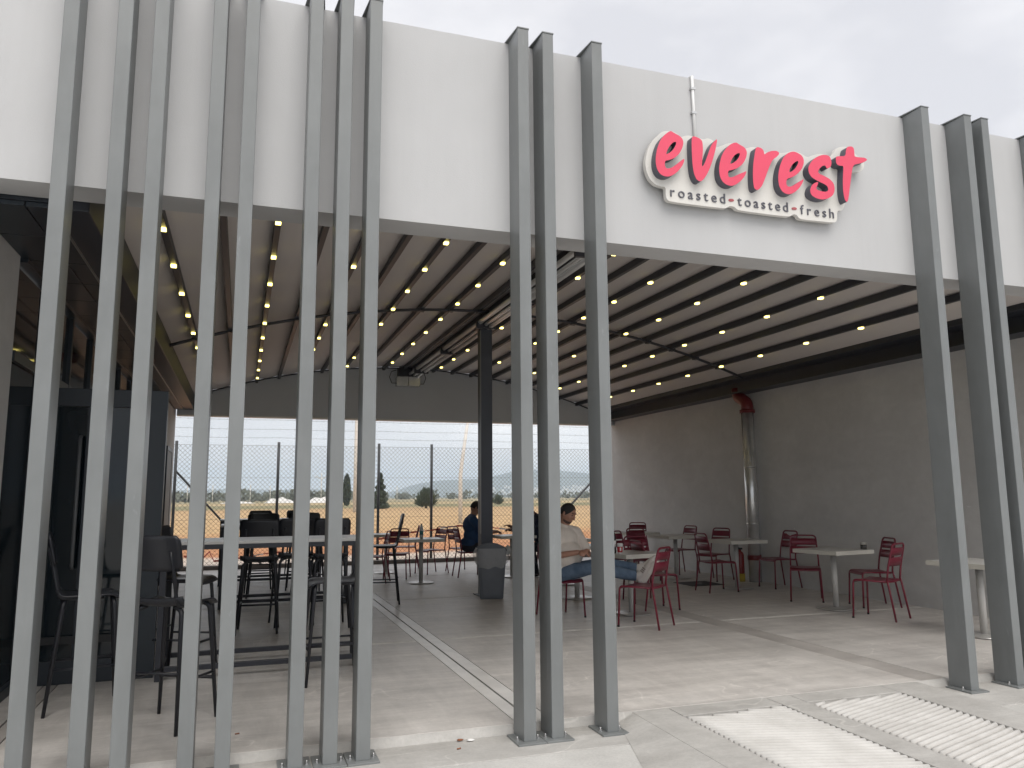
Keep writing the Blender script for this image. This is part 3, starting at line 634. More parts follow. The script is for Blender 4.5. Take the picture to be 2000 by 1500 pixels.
clabels = [
 ('dark red metal chair facing the table, carrying the white shoes of the seated man', (4.34,8.13), 37),
 ('red metal chair turned away, right behind the chair holding the shoes', (5.12,9.27), -90),
 ('red metal chair behind the table with the red paper cup, back facing the rear opening', (5.32,9.98), 172),
 ('red chair that the man in the beige T-shirt sits on', (3.75,9.15), 186),
 ('small looking red chair far back at the side wall, with a thin open top loop', (7.95,15.1), 150),
 ('dark red chair in the middle of the cluster behind the red cup table', (6.65,12.45), 180),
 ('red chair with only its arched frame showing, left of the rear wall tables', (5.95,11.65), 205),
 ('red chair standing against the side wall behind the rear table', (7.85,13.2), 100),
 ('red chair seen from behind, pushed up to the table in front of the steel pipe', (6.91,10.58), -92),
 ('red chair seen edge-on by the wall, left of the steel pipe', (7.75,11.95), 112),
 ('red chair by the wall to the right of the steel pipe, facing the pipe table', (8.08,10.65), 90),
 ('red chair facing front behind the left end of the ashtray table', (7.45,9.24), 142),
 ('rear one of the two red chairs right of the ashtray table', (7.86,8.45), 72),
 ('front one of the two red chairs right of the ashtray table', (7.17,7.62), 24),
 ('dark chair with open top loop right of the water bottle table, near the fence', (3.5,15.1), 112),
 ('dark chair seen edge-on behind the water bottle table', (3.25,16.3), 80),
 ('dark slatted chair just left of the water bottle table', (2.72,14.45), 160),
 ('dark chair turned sideways, partly hidden by the post at the screen end', (2.2,13.9), 70),
 ('empty chair behind the man in the blue T-shirt', (4.2,15.35), -65),
 ('chair that the man in the blue T-shirt sits on', (4.02,14.25), -90),
 ('chair that the man in the navy top sits on', (5.5,13.85), 90)]
GRP = 'red metal chairs around the small tables'
def make_chair():
    lab, (x, y), rz_ = clabels[0]
    t = thing('metal_chair', lab, 'chair', (x, y, FZ), radians(rz_), GRP)
    R = .0115
    for s_ in (-1, 1):
        MB().tube(bend([(s_*.205,.225,0),(s_*.19,.205,.445),(s_*.186,-.17,.437)], .045), R, 8).build('front_leg', M['red_chair'], t)
        MB().tube([(s_*.205,-.265,0),(s_*.192,-.20,.40),(s_*.187,-.188,.46)], R, 8).build('rear_leg', M['red_chair'], t)
        MB().lathe([(.014,0),(.014,.018)], 8, s_*.205, .225).build('foot_cap', M['black_rubber'], t)
    MB().tube(bend([(-.187,-.187,.455),(-.183,-.205,.60),(-.168,-.268,.868),(.168,-.268,.868),(.183,-.205,.60),(.187,-.187,.455)], .055, 6), R, 8).build('back_frame', M['red_chair'], t)
    for z0, z1 in ((.735,.826),(.615,.715)):
        def fn(u, v, z0=z0, z1=z1):
            z = z0+(z1-z0)*v; k = (z-.60)/.268; x = (u*2-1)*(.181-.014*k)
            return (x, -.205-.063*k - .022*(1-(u*2-1)**2), z)
        sheet(fn, 10, 2, .004).build('back_slat', M['red_chair'], t)
    def sf(u, v):
        a = u*2-1; y = -.185+v*.40; z = .449-.012*(1-a*a)*(1-abs(v-.45)) - (.035*((v-.9)/.1)**2 if v > .9 else 0)
        return (a*.192, y, z)
    sheet(sf, 8, 12, .004).build('seat', M['red_chair'], t)
    MB().tube([(-.186,-.18,.438),(0,-.185,.43),(.186,-.18,.438)], R*.9, 8).build('cross_bar', M['red_chair'], t)
    return t
chair0 = make_chair()
for lab, (x, y), rz_ in clabels[1:]: dup(chair0, (x, y, FZ), radians(rz_), lab)

# ---------------------------------------------------------------- small tables
tlabels = [
 ('square pale table with a red paper cup and bottle on it', (4.62,8.98), 12),
 ('pale table with a glass ashtray, nearest the right wall chairs', (7.22,8.40), 8),
 ('pale table standing in front of the steel pipe', (7.40,10.78), 3),
 ('pale table by the side wall behind the pipe table', (7.30,12.45), 2),
 ('pale rear table pushed against the end of another by the side wall', (7.25,13.85), -2),
 ('pale table half hidden behind the right hand grey posts', (7.25,6.30), 4),
 ('pale table with a water bottle, near the rear fence', (2.95,13.48), -2),
 ('pale table between the man in blue and the man in navy', (4.72,13.85), 4),
 ('pale table further left near the fence, seen behind dark chairs', (2.70,15.5), 0),
 ('pale table behind the man in beige, mostly hidden by a post', (4.60,10.62), 6),
 ('pale table far behind the man in beige, only its base showing', (5.15,12.35), 0)]
def make_table():
    lab, (x, y), rz_ = tlabels[0]
    t = thing('cafe_table', lab, 'table', (x, y, FZ), radians(rz_), 'small pale tables of the seating area')
    MB().box(-.342,-.342,.70,.342,.342,.748).build('tabletop', M['table_top'], t, bevel=.002)
    eb = MB()
    for a in (0, 1, 2, 3):
        q = MB().box(-.345, -.345, .699, .345, -.3425, .7472); eb.add([(x*cos(a*pi/2)-y*sin(a*pi/2), x*sin(a*pi/2)+y*cos(a*pi/2), z+a*1e-4) for x, y, z in q.v], q.f)
    eb.build('edge_band', M['table_edge'], t)
    MB().lathe([(.036,.02),(.036,.69)], 20).build('column', M['table_post'], t)
    MB().box(-.13,-.13,.690,.13,.13,.6995).build('top_plate', M['dark_steel'], t)
    b = MB(); pr = []
    for k in range(32):
        a = 2*pi*k/32; q = (abs(cos(a))**3.2+abs(sin(a))**3.2)**(-1/3.2); pr.append((q*cos(a), q*sin(a)))
    vs = []
    for r_, z in ((.205,.004),(.215,.008),(.215,.014),(.19,.021),(.05,.027)):
        vs += [(x*r_, y*r_, z) for x, y in pr]
    fs = [(j*32+k, j*32+(k+1) % 32, (j+1)*32+(k+1) % 32, (j+1)*32+k) for j in range(4) for k in range(32)]+[tuple(128+k for k in range(32)), tuple(31-k for k in range(32))]
    b.add(vs, fs, True); b.build('foot_plate', M['table_base'], t)
    return t
table0 = make_table()
for lab, (x, y), rz_ in tlabels[1:]: dup(table0, (x, y, FZ), radians(rz_), lab)

# ---------------------------------------------------------------- high bar tables and stools
btl = [('nearest long high table with pale top on black legs, behind the slat screen', (.235,7.45)),
       ('middle long high table with pale top and black frame', (.60,11.65)),
       ('rear long high table with pale top, closest to the fence', (.52,14.6))]
def make_bar():
    t = thing('bar_table', btl[0][0], 'table', (*btl[0][1], FZ), 0, 'high black framed bar tables')
    X, Y = .85, .34
    MB().box(-X,-Y,1.072,X,Y,1.096).build('tabletop', M['table_top'], t, bevel=.003)
    fr = MB()
    for y in (-Y+.004, Y-.044): fr.box(-X+.01, y, 1.032, X-.01, y+.04, 1.071)
    for x in (-X+.01, X-.05): fr.box(x, -Y+.045, 1.032, x+.04, Y-.045, 1.071)
    fr.build('top_frame', M['dark_steel'], t, bevel=.002)
    for sx in (-1, 1):
        for sy in (-1, 1):
            x, y = sx*(X-.035), sy*(Y-.03); MB().box(x-.025, y-.025, 0, x+.025, y+.025, 1.031).build('leg', M['dark_steel'], t, bevel=.003)
    for y in (-Y+.03, Y-.03): MB().box(-X+.061, y-.02, .07, X-.061, y+.02, .11).build('foot_rail', M['dark_steel'], t, bevel=.003)
    for x in (-X+.035, X-.035): MB().box(x-.02, -Y+.056, .07, x+.02, Y-.056, .11).build('foot_rail', M['dark_steel'], t, bevel=.003)
    return t
bar0 = make_bar()
for lab, (x, y) in btl[1:]: dup(bar0, (x, y, FZ), 0, lab)
sl_ = [('black bar stool nearest the front, seen from behind between the posts of the screen', (-.40,5.80), -30),
       ('black bar stool beside the dark glass screen, at the far left', (-1.02,6.50), -80),
       ('black bar stool in front of the right end of the nearest high table', (.74,6.72), 92),
       ('black bar stool tucked under the left end of the nearest high table', (-.44,7.42), -116),
       ('black bar stool further back at the shop side, left of the middle high table', (-.85,12.6), -85),
       ('black bar stool between the nearest and middle high tables, left one of three', (.22,9.35), -4),
       ('black bar stool between the nearest and middle high tables, middle one of three', (.60,9.75), 6),
       ('black bar stool between the nearest and middle high tables, right one of three', (.98,9.45), 2),
       ('black bar stool standing alone at the right end of the middle high table, seen side-on', (1.90,11.15), 82),
       ('black bar stool behind the rear high table, left one', (.35,15.5), 178),
       ('black bar stool behind the rear high table, right one', (1.05,15.5), 183),
       ('black bar stool on the far side of the middle high table, left one', (.35,12.6), 176),
       ('black bar stool on the far side of the middle high table, right one', (1.0,12.55), 184),
       ('black bar stool in front of the rear high table, left one', (.30,13.3), 3),
       ('black bar stool in front of the rear high table, right one', (.95,13.4), -5)]
def make_stool():
    t = thing('bar_stool', sl_[0][0], 'stool', (*sl_[0][1], FZ), radians(sl_[0][2]), 'black bar stools around the high tables')
    m, ms = M['stool_black'], M['stool_seat']
    def sf(u, v):
        a = u*2-1; y = -.20+.41*v; z = .785 - .018*(1-a*a) + .05*max(0, (.12-v)/.12)**2 - .035*max(0, (v-.82)/.18)**2
        return (a*(.205-.02*abs(v-.5)), y, z)
    sheet(sf, 10, 14, .012).build('seat', ms, t)
    def bf(u, v):
        a = u*2-1; w_ = .205 if .15 < v < .8 else .205-.03*((v-.8)/.2)**2 if v >= .8 else .205-.03*((.15-v)/.15)**2
        return (a*w_, -.215-.05*v-.028*(1-a*a), .995+.225*v)
    sheet(bf, 12, 8, .012).build('backrest', ms, t)
    for s_ in (-1, 1):
        MB().tube(bend([(s_*.15,.10,.765),(s_*.15,-.18,.765),(s_*.145,-.225,.98),(s_*.14,-.262,1.12)], .05), .0125, 8).build('back_upright', m, t)
        MB().tube(bend([(s_*.10,.15,.765),(s_*.165,.165,.74),(s_*.215,.22,0)], .04), [.016]*6+[.012], 8).build('leg', m, t)
        MB().tube(bend([(s_*.10,-.13,.765),(s_*.165,-.15,.74),(s_*.215,-.225,0)], .04), [.016]*6+[.012], 8).build('leg', m, t)
        MB().tube([(s_*.193,.197,.30),(s_*.193,-.20,.30)], .009, 8).build('footrest', m, t)
    MB().tube([(-.193,.197,.26),(.193,.197,.26)], .011, 8).build('footrest', m, t); MB().tube([(-.193,-.20,.36),(.193,-.20,.36)], .009, 8).build('footrest', m, t)
    return t
stool0 = make_stool()
for lab, (x, y), rz_ in sl_[1:]: dup(stool0, (x, y, FZ), radians(rz_), lab)

# ---------------------------------------------------------------- litter bin with bag
bn = thing('litter_bin', 'grey plastic litter bin with arched rim and clear bag hanging over it', 'bin', (3.47, 11.12, FZ), radians(-14))
def taper(b, x0, y0, x1, y1, z0, z1, k):
    v = [(-x0,-y0,z0),(x0,-y0,z0),(x0,y0,z0),(-x0,y0,z0),(-x1,-y1,z1),(x1,-y1,z1),(x1,y1,z1),(-x1,y1,z1)]
    return b.add(v, [(0,3,2,1),(4,5,6,7),(0,1,5,4),(1,2,6,5),(2,3,7,6),(3,0,4,7)])
taper(MB(), .165, .125, .212, .16, 0, .69, 0).build('body', M['bin_grey'], bn, bevel=.012)
taper(MB(), .125, .004, .165, .004, .04, .62, 0).build('front_panel', M['bin_grey'], bn, bevel=.003).location = (0, -.143, 0)
MB().box(-.222,-.17,.67,.222,.17,.70).build('rim', M['bin_grey'], bn, bevel=.006)
for y in (-.168, .155):
    ap = [(-.222,.70)]+[(-.222+.444*i/16, .70+.075*sin(pi*i/16)**.8) for i in range(1, 16)]+[(.222,.70)]
    MB().prism(ap, None, y, y+.013).build('arched_rim', M['bin_grey'], bn)
bgm = MB()
def bagfn(u, v):
    a = 2*pi*u; ex = .228+.042*sin(pi*min(1, v*1.1))*abs(cos(a))**2; ey = .203+.006*sin(pi*v)
    q = (abs(cos(a))**4+abs(sin(a))**4)**(-.25); z = .712-.27*v*(1+.1*noise.noise(Vector((cos(a)*2, sin(a)*2, 0))))
    d = noise.noise(Vector((cos(a)*4, sin(a)*4, v*5)))*.018
    sh_ = 1-.10*v
    return (q*cos(a)*(ex+d)*sh_, q*sin(a)*(ey+d*.3)*(1-.05*v), z)
bgm.grid(bagfn, 48, 10); bgo = bgm.build('clear_bag', None, bn)
def bag_material():
    m = bpy.data.materials.new('bag_film'); m.use_nodes = True; t = m.node_tree; b = t.nodes['Principled BSDF']
    b.inputs['Base Color'].default_value = (.8,.81,.82,1); b.inputs['Roughness'].default_value = .3; b.inputs['Alpha'].default_value = .33
    g = t.nodes.new('ShaderNodeNewGeometry'); n = t.nodes.new('ShaderNodeTexNoise'); n.inputs['Scale'].default_value = 28; n.inputs['Detail'].default_value = 4
    bp = t.nodes.new('ShaderNodeBump'); bp.inputs['Strength'].default_value = .8; bp.inputs['Distance'].default_value = .03
    t.links.new(g.outputs['Position'], n.inputs['Vector']); t.links.new(n.outputs['Fac'], bp.inputs['Height']); t.links.new(bp.outputs['Normal'], b.inputs['Normal'])
    return m
bgo.data.materials.append(bag_material())
k = MB()
for i in range(1):
    def kn(u, v):
        a, p = 2*pi*u, pi*v; r_ = .05*(1+.35*noise.noise(Vector((a*1.3, p*2, 0))))
        return (.235+r_*sin(p)*cos(a), -.1+r_*sin(p)*sin(a), .68+r_*1.3*cos(p))
    k.grid(kn, 14, 8)
k.build('bag_knot', M['bag_plastic'], bn)

# ---------------------------------------------------------------- pipe, extinguisher, drain, small things
vp = thing('vent_pipe', 'shiny steel duct pipe with red elbow standing against the side wall', 'pipe', (8.22, 11.45, FZ))
MB().lathe([(.105,0),(.105,2.86)], 24).build('pipe', M['galva'], vp)
for z in (.95, 1.9): MB().lathe([(.108,z),(.108,z+.03)], 24).build('seam_band', M['galva'], vp)
MB().lathe([(.112,.36),(.116,.37),(.116,.43),(.112,.44)], 24).build('red_band', M['pipe_red'], vp)
el = MB(); el.tube(bend([(0,0,2.86),(0,0,3.02),(-.02,.22,3.16),(-.02,.22,3.3)], .1, 6), .105, 18); el.lathe([(.13,2.845),(.13,2.90),(.106,2.905)], 24); el.build('red_elbow', M['pipe_red'], vp)
MB().tube([(.06,-.09,2.62),(.125,-.1,2.62)], .006, 6).build('wall_clip', M['bolt_steel'], vp)
ex = thing('fire_extinguisher', 'red fire extinguisher with yellow foot standing beside the steel pipe', 'extinguisher', (8.05, 11.62, FZ))
MB().lathe([(.07,0),(.072,.13)], 18).build('foot_ring', M['ext_yellow'], ex)
MB().lathe([(.066,.13),(.068,.15),(.068,.44),(.05,.485),(.024,.50),(.024,.53)], 18).build('cylinder', M['ext_red'], ex)
MB().box(-.018,-.06,.53,.018,.05,.56).build('valve_handle', M['black_rubber'], ex, bevel=.004)
MB().tube(bend([(-.02,0,.545),(-.1,-.02,.54),(-.11,-.02,.25),(-.085,-.03,.13)], .05), .010, 6).build('hose', M['black_rubber'], ex)
dn = thing('floor_drain', 'black square floor drain cover with a pale mark in its centre', 'drain', (7.18, 11.55, FZ))
MB().box(-.30,-.30,.0015,.30,.30,.010).build('cover', M['black_rubber'], dn, bevel=.003); MB().box(-.05,-.04,.0105,.05,.04,.013).build('centre_plate', M['galva'], dn)
TT = FZ+.748
cu = thing('paper_cup', 'red and white paper cup with lid on the table edge', 'cup', (4.40, 8.82, TT))
MB().lathe([(.028,.0),(.029,.012),(.0295,.016)], 18).build('cup_base', M['paper_white'], cu); MB().lathe([(.0297,.0165),(.036,.085)], 18).build('cup_body', M['cup_red'], cu)
MB().lathe([(.0355,.0855),(.0375,.10)], 18).build('cup_body', M['paper_white'], cu); MB().lathe([(.041,.101),(.041,.108),(.036,.114),(.034,.124),(.01,.125)], 18).build('cup_lid', M['cup_lid'], cu)
def arcpatch(r0, r1, z0, z1, a0, a1):
    b = MB(); b.grid(lambda u, v: ((r0+(r1-r0)*v)*cos(a0+(a1-a0)*u), (r0+(r1-r0)*v)*sin(a0+(a1-a0)*u), z0+(z1-z0)*v), 6, 1); return b
arcpatch(.0325, .0355, .035, .075, radians(-118), radians(-88)).build('cup_print', M['paper_white'], cu)
def bottle(name, lab, loc, glassm, labm, capm, h=.25, r=.033):
    t = thing(name, lab, 'bottle', loc)
    MB().lathe([(r*.8,0),(r,.012),(r,h*.62),(r*.8,h*.75),(.014,h*.9),(.013,h*.94)], 18).build('bottle_body', M[glassm], t)
    MB().lathe([(r+.0008,h*.26),(r+.0008,h*.52)], 18).build('bottle_label', M[labm], t); MB().lathe([(.016,h*.941),(.016,h)], 12).build('bottle_cap', M[capm], t)
bottle('water_bottle', 'clear water bottle with teal label on the table near the fence', (2.94, 13.42, TT), 'water', 'label_teal', 'black_rubber')
bottle('drink_bottle', 'dark cola bottle with pale label, behind the red paper cup', (4.35, 8.90, TT), 'cola', 'paper_white', 'black_rubber', .30, .036)
at = thing('ashtray', 'small glass ashtray tumbler on the corner of the table by the wall', 'ashtray', (7.55, 8.22, TT))
MB().lathe([(.033,0),(.036,.006),(.038,.055)], 16).build('glass', M['ash_dark'], at); MB().lathe([(.0385,.056),(.04,.085),(.036,.086)], 16).build('rim', M['clear_glass'], at)
as2 = thing('glass_bowl', 'small clear glass bowl on the table of the two far men', 'bowl', (4.83, 13.72, TT))
MB().lathe([(.045,0),(.065,.02),(.072,.065)], 16).build('bowl', M['clear_glass'], as2)
for nm, lab, x, y, m, a in [('crumpled_tissue', 'crumpled white tissue lying at the patio edge between the posts', 1.40, 4.93, 'paper_white', .014), ('dry_leaf', 'curled brown leaf lying next to the tissue at the patio edge', 1.34, 4.955, 'litter_brown', .012)]:
    b = MB()
    def ln(u, v, a=a):
        r_ = a*(1+.5*noise.noise(Vector((u*9, v*7, a*99)))); return (x+r_*sin(pi*v)*cos(2*pi*u)*1.6, y+r_*sin(pi*v)*sin(2*pi*u), .006+r_*.45*cos(pi*v)+.004)
    b.grid(ln, 10, 6); tag(b.build(nm, M[m]), lab, 'litter')
for i, (x, y, lab) in enumerate([(1.28, 4.80, 'brown cigarette butt on the paving in front of the patio edge'), (7.62, 9.9, 'white cigarette butt on the floor near the pipe table'), (.02, 5.4, 'cigarette butt on the floor between the middle posts of the left screen')]):
    z = .006 if y < 5 else FZ+.006
    tag(MB().tube([(x, y, z), (x+.025, y+.009, z)], .004, 6).build('cigarette_butt', M['litter_brown' if i != 1 else 'paper_white']), lab, 'litter')

# ---------------------------------------------------------------- people
class Body:
    """capsules and ellipsoids fused into one continuous skin by a voxel remesh"""
    def __init__(s, base, fwd):
        f = Vector((*fwd, 0)).normalized(); s.f = f; s.l = Vector((-f.y, f.x, 0)); s.base = Vector(base); s.mb = MB()
    def W(s, p): return s.base + s.f*p[0] + s.l*p[1] + Vector((0, 0, p[2]))
    def cap(s, p0, p1, r0, r1, n=14):
        A, B_ = s.W(p0), s.W(p1); t = (B_-A); Lh = t.length; t.normalize(); pts = []; rs = []
        for k in range(4): an = pi/2*k/4; pts.append(A-t*r0*cos(an)); rs.append(max(.0008, r0*sin(an)))
        for k in range(5): u = k/4; pts.append(A+t*Lh*u); rs.append(r0+(r1-r0)*u)
        for k in range(1, 5): an = pi/2*k/4; pts.append(B_+t*r1*sin(an)); rs.append(max(.0008, r1*cos(an)))
        s.mb.tube(pts, rs, n); return s
    def chain(s, pts, rs):
        for i in range(len(pts)-1): s.cap(pts[i], pts[i+1], rs[i], rs[i+1])
        return s
    def ell(s, c, r, rot=None, nu=20, nv=14):
        R = rot or Matrix.Identity(3)
        def fn(u, v):
            q = R @ Vector((r[0]*sin(pi*v)*cos(2*pi*u), r[1]*sin(pi*v)*sin(2*pi*u), r[2]*cos(pi*v)))
            return s.W((c[0]+q.x, c[1]+q.y, c[2]+q.z))
        s.mb.grid(fn, nu, nv); return s
    def build(s, name, m, parent, vox=.008, it=4):
        me = s.mb.mesh(name); o = bpy.data.objects.new(name, me); C.objects.link(o)
        r = o.modifiers.new('r', 'REMESH'); r.mode = 'VOXEL'; r.voxel_size = vox; r.use_smooth_shade = True
        q = o.modifiers.new('s', 'SMOOTH'); q.factor = .5; q.iterations = it
        dg = bpy.context.evaluated_depsgraph_get(); me2 = bpy.data.meshes.new_from_object(o.evaluated_get(dg))
        bpy.data.objects.remove(o); bpy.data.meshes.remove(me)
        for p in me2.polygons: p.use_smooth = True
        me2.name = name; me2.transform(Matrix.Translation(-Vector(s.base))); me2.materials.clear()
        return link(name, me2, M[m], parent)
def head(b, c, yaw, pitch, roll=0):
    R = Matrix.Rotation(yaw, 3, 'Z') @ Matrix.Rotation(pitch, 3, 'Y') @ Matrix.Rotation(roll, 3, 'X')
    def P(p): q = R @ Vector(p); return (c[0]+q.x, c[1]+q.y, c[2]+q.z)
    b.ell(c, (.098,.078,.115), R); b.ell(P((.022,0,-.055)), (.072,.064,.078), R); b.ell(P((.045,0,-.098)), (.042,.040,.03), R)
    b.cap(P((.092,0,.012)), P((.112,0,-.028)), .011, .016, 8); b.ell(P((.085,0,.034)), (.02,.052,.012), R)
    b.cap(P((.088,-.018,-.064)), P((.088,.018,-.064)), .011, .011, 8)
    for s_ in (-1, 1):
        b.ell(P((-.008, s_*.079, -.012)), (.02,.010,.032), R); b.ell(P((.07, s_*.04, -.03)), (.022,.022,.025), R)
    return R, P
def hand(b, w_, d, nrm, side):
    """w_ wrist, d direction of the fingers, nrm back of the hand (local), curled relaxed"""
    d = Vector(d).normalized(); n = Vector(nrm); n = (n-d*n.dot(d)).normalized(); x = d.cross(n)*side; w_ = Vector(w_)
    b.ell(tuple(w_+d*.045), (.03,.03,.03)); 
    for k, (o, ln) in enumerate(((-.027,.072),(-.009,.082),(.009,.076),(.026,.060))):
        a = w_+d*.03+x*o*.8; p1 = w_+d*.085+x*o; p2 = p1+d*ln*.5-n*.012; p3 = p2+d*ln*.25-n*ln*.38
        b.chain([tuple(a), tuple(p1), tuple(p2), tuple(p3)], [.013,.0105,.009,.008])
    t0 = w_+d*.02-x*.022; t1 = t0+d*.035-x*.028-n*.01; t2 = t1+d*.032-x*.002-n*.012
    b.chain([tuple(t0), tuple(t1), tuple(t2)], [.014,.011,.009])
def face(t, b, P, R, hairm='hair', beard=True):
    for s_ in (-1, 1):
        e = Body(b.base, b.f.xy); e.ell(P((.084, s_*.033, .006)), (.010,.014,.006), R, 10, 8); e.mb.v = [tuple(Vector(p)-b.base) for p in e.mb.v]; e.mb.build('eye', M['eye'], t)
        e = Body(b.base, b.f.xy); e.cap(P((.098, s_*.018, .036)), P((.078, s_*.056, .036)), .006, .005, 6); e.mb.v = [tuple(Vector(p)-b.base) for p in e.mb.v]; e.mb.build('eyebrow', M[hairm], t)
    h = Body(b.base, b.f.xy)
    def hf(u, v):
        th = pi*v*.60; ph = 2*pi*u; q = Vector((.104*sin(th)*cos(ph)-.006, .085*sin(th)*sin(ph), .121*cos(th)+.002))
        k = max(0, q.x-.045)*1.0; low = max(0, cos(ph))
        th2 = th*(1-.60*low**1.5*(v)); q = Vector((.104*sin(th2)*cos(ph)-.006, .085*sin(th2)*sin(ph), .121*cos(th2)+.002))
        q *= 1+.02*noise.noise(Vector((q.x*60, q.y*60, q.z*60)))
        return h.W(P(q))
    h.mb.grid(hf, 28, 14); h.mb.v = [tuple(Vector(p)-b.base) for p in h.mb.v]; h.mb.build('hair', M[hairm], t)
    if beard:
        q = Body(b.base, b.f.xy)
        def bf(u, v):
            ph = radians(-100+200*u); th = radians(108+52*v); p = Vector((.0765*sin(th)*cos(ph)+.026, .067*sin(th)*sin(ph), .083*cos(th)-.052)); return q.W(P(p))
        q.mb.grid(bf, 20, 8); q.mb.v = [tuple(Vector(p)-b.base) for p in q.mb.v]; q.mb.build('beard', M['stubble'], t)

def person_a():
    base = Vector((3.72, 9.03, FZ)); fw = (.25, -.97)
    t = thing('person', 'seated man in beige T-shirt and jeans, looking down, feet up on a red chair', 'person', base)
    def nb(): return Body(base, fw)
    hipR, hipL = (0,-.10,.52), (0,.10,.53)
    kR, kL = (.42,.12,.61), (.42,.30,.645); aR, aL = (.80,.48,.52), (.70,.58,.60)
    shR, shL = (.0,-.205,1.0), (.02,.205,1.0); elR, elL = (.12,-.27,.735), (.17,.26,.76); wrR, wrL = (.34,-.02,.79), (.36,.10,.80)
    b = nb()
    b.ell((.0,0,.58), (.15,.18,.14)); b.ell((.05,0,.74), (.165,.18,.17)); b.ell((.01,0,.92), (.13,.19,.17)); b.chain([shR, (0,0,1.04), shL], [.062,.08,.062])
    hc = (.085,.035,1.245)
    b.chain([(.0,0,1.03), (.045,.015,1.13), (.06,.025,1.19)], [.075,.062,.058])
    R, P = head(b, hc, radians(26), radians(28), radians(-4))
    b.chain([shR, elR, wrR], [.055,.045,.03]); b.chain([shL, elL, wrL], [.055,.045,.03])
    hand(b, wrR, (.55,.8,-.08), (.3,-.2,.9), 1); hand(b, wrL, (.5,-.8,-.05), (.3,.2,.9), -1)
    b.chain([hipR, kR, aR], [.085,.06,.04]); b.chain([hipL, kL, aL], [.085,.06,.04])
    b.build('body', 'skin', t, .0065, 3)
    s = nb()
    s.ell((.0,0,.60), (.178,.222,.13)); s.ell((.065,.01,.745), (.195,.222,.18)); s.ell((.012,0,.92), (.15,.215,.178)); s.chain([shR, (0,0,1.03), shL], [.078,.092,.078])
    mR = tuple(Vector(shR).lerp(Vector(elR), .72)); mL = tuple(Vector(shL).lerp(Vector(elL), .72))
    s.chain([shR, mR], [.076,.072]); s.chain([shL, mL], [.076,.072])
    s.cap((.012,0,1.075), (.03,.008,1.095), .075, .07)
    s.build('t_shirt', 'shirt_beige', t, .008, 5)
    j = nb()
    j.ell((-.01,0,.555), (.165,.19,.115)); j.chain([hipR, kR, tuple(Vector(kR).lerp(Vector(aR), .5)), tuple(Vector(kR).lerp(Vector(aR), .93))], [.108,.078,.07,.062]); j.chain([hipL, kL, tuple(Vector(kL).lerp(Vector(aL), .5)), tuple(Vector(kL).lerp(Vector(aL), .90))], [.108,.078,.068,.06])
    j.build('jeans', 'jeans', t, .008, 3)
    for (a, up, out) in ((aR, (.12,.09,.245), 1), (aL, (.10,.15,.15), 0)):
        A = Vector(a); d = Vector(up).normalized(); heel = A+Vector((.05,.035,-.01))-d*.035
        q = nb(); q.chain([tuple(heel), tuple(heel+d*.12), tuple(heel+d*.235)], [.043,.044,.036]); q.chain([tuple(A), tuple(heel+d*.08)], [.046,.042]); so_ = q.build('shoe', 'shoe', t, .006, 3)
        q = nb(); o = Vector((.028,.02,-.016)); q.chain([tuple(heel+o), tuple(heel+o+d*.12), tuple(heel+o+d*.24)], [.036,.038,.03]); q.build('shoe_sole', 'shoe_sole', t, .006, 2)
        for k in range(3):
            q = nb(); m0 = heel+d*(.10+.022*k)
            q.cap(tuple(m0+Vector((.022,-.043,.0))), tuple(m0+Vector((-.03,-.034,.02))), .0045, .0045, 6); q.mb.v = [tuple(Vector(p)-base) for p in q.mb.v]; q.mb.build('shoe_stripe', M['shoe_stripe'], t)
    face(t, b, P, R)
person_a()

def sitter(lab, base, fw, shirt, skin, lean, headp, arms, yaw=0, pitch=.35):
    base = Vector((*base, FZ)); t = thing('person', lab, 'person', base)
    def nb(): return Body(base, fw)
    b = nb(); a = lean
    hips = [(0,-.1,.52), (0,.1,.52)]; kn = [(.44,-.13,.52), (.44,.13,.52)]; an = [(.40,-.14,.09), (.36,.15,.09)]
    ch = (a*.75,0,.93); nk = (a+.02,0,1.09); sh_ = [(a,-.2,1.02), (a,.2,1.02)]
    b.ell((.0,0,.57), (.15,.18,.13)); b.ell((a*.4+.06,0,.74), (.17,.185,.17)); b.ell(ch, (.14,.19,.17)); b.chain([sh_[0], (a,0,1.05), sh_[1]], [.065,.085,.065]); b.chain([(a,0,1.03), nk, headp], [.075,.064,.06])
    R, P = head(b, headp, yaw, pitch)
    for k in (0, 1):
        el, wr = arms[k]; b.chain([sh_[k], el, wr], [.056,.046,.031]); d = Vector(wr)-Vector(el); hand(b, wr, tuple(d), (0,0,1), 1 if k == 0 else -1)
        b.chain([hips[k], kn[k], an[k]], [.085,.06,.04])
    b.build('body', skin, t, .008, 3)
    s = nb(); s.ell((.0,0,.60), (.17,.205,.13)); s.ell((a*.4+.065,0,.745), (.19,.205,.18)); s.ell(ch, (.157,.21,.18)); s.chain([sh_[0], (a,0,1.045), sh_[1]], [.082,.096,.082])
    for k in (0, 1): s.chain([sh_[k], tuple(Vector(sh_[k]).lerp(Vector(arms[k][0]), .68))], [.078,.074])
    s.build('t_shirt', shirt, t, .009, 5)
    j = nb(); j.ell((-.01,0,.555), (.165,.19,.115))
    for k in (0, 1): j.chain([hips[k], kn[k], an[k]], [.105,.078,.058])
    j.build('trousers', 'trousers_dark', t, .009, 3)
    for k in (0, 1):
        q = nb(); A = Vector(an[k]); q.chain([tuple(A+Vector((-.03,0,-.045))), tuple(A+Vector((.08,0,-.05))), tuple(A+Vector((.17,0,-.058)))], [.042,.042,.032]); q.build('shoe', 'phone_black', t, .008, 2)
    face(t, b, P, R, beard=False)
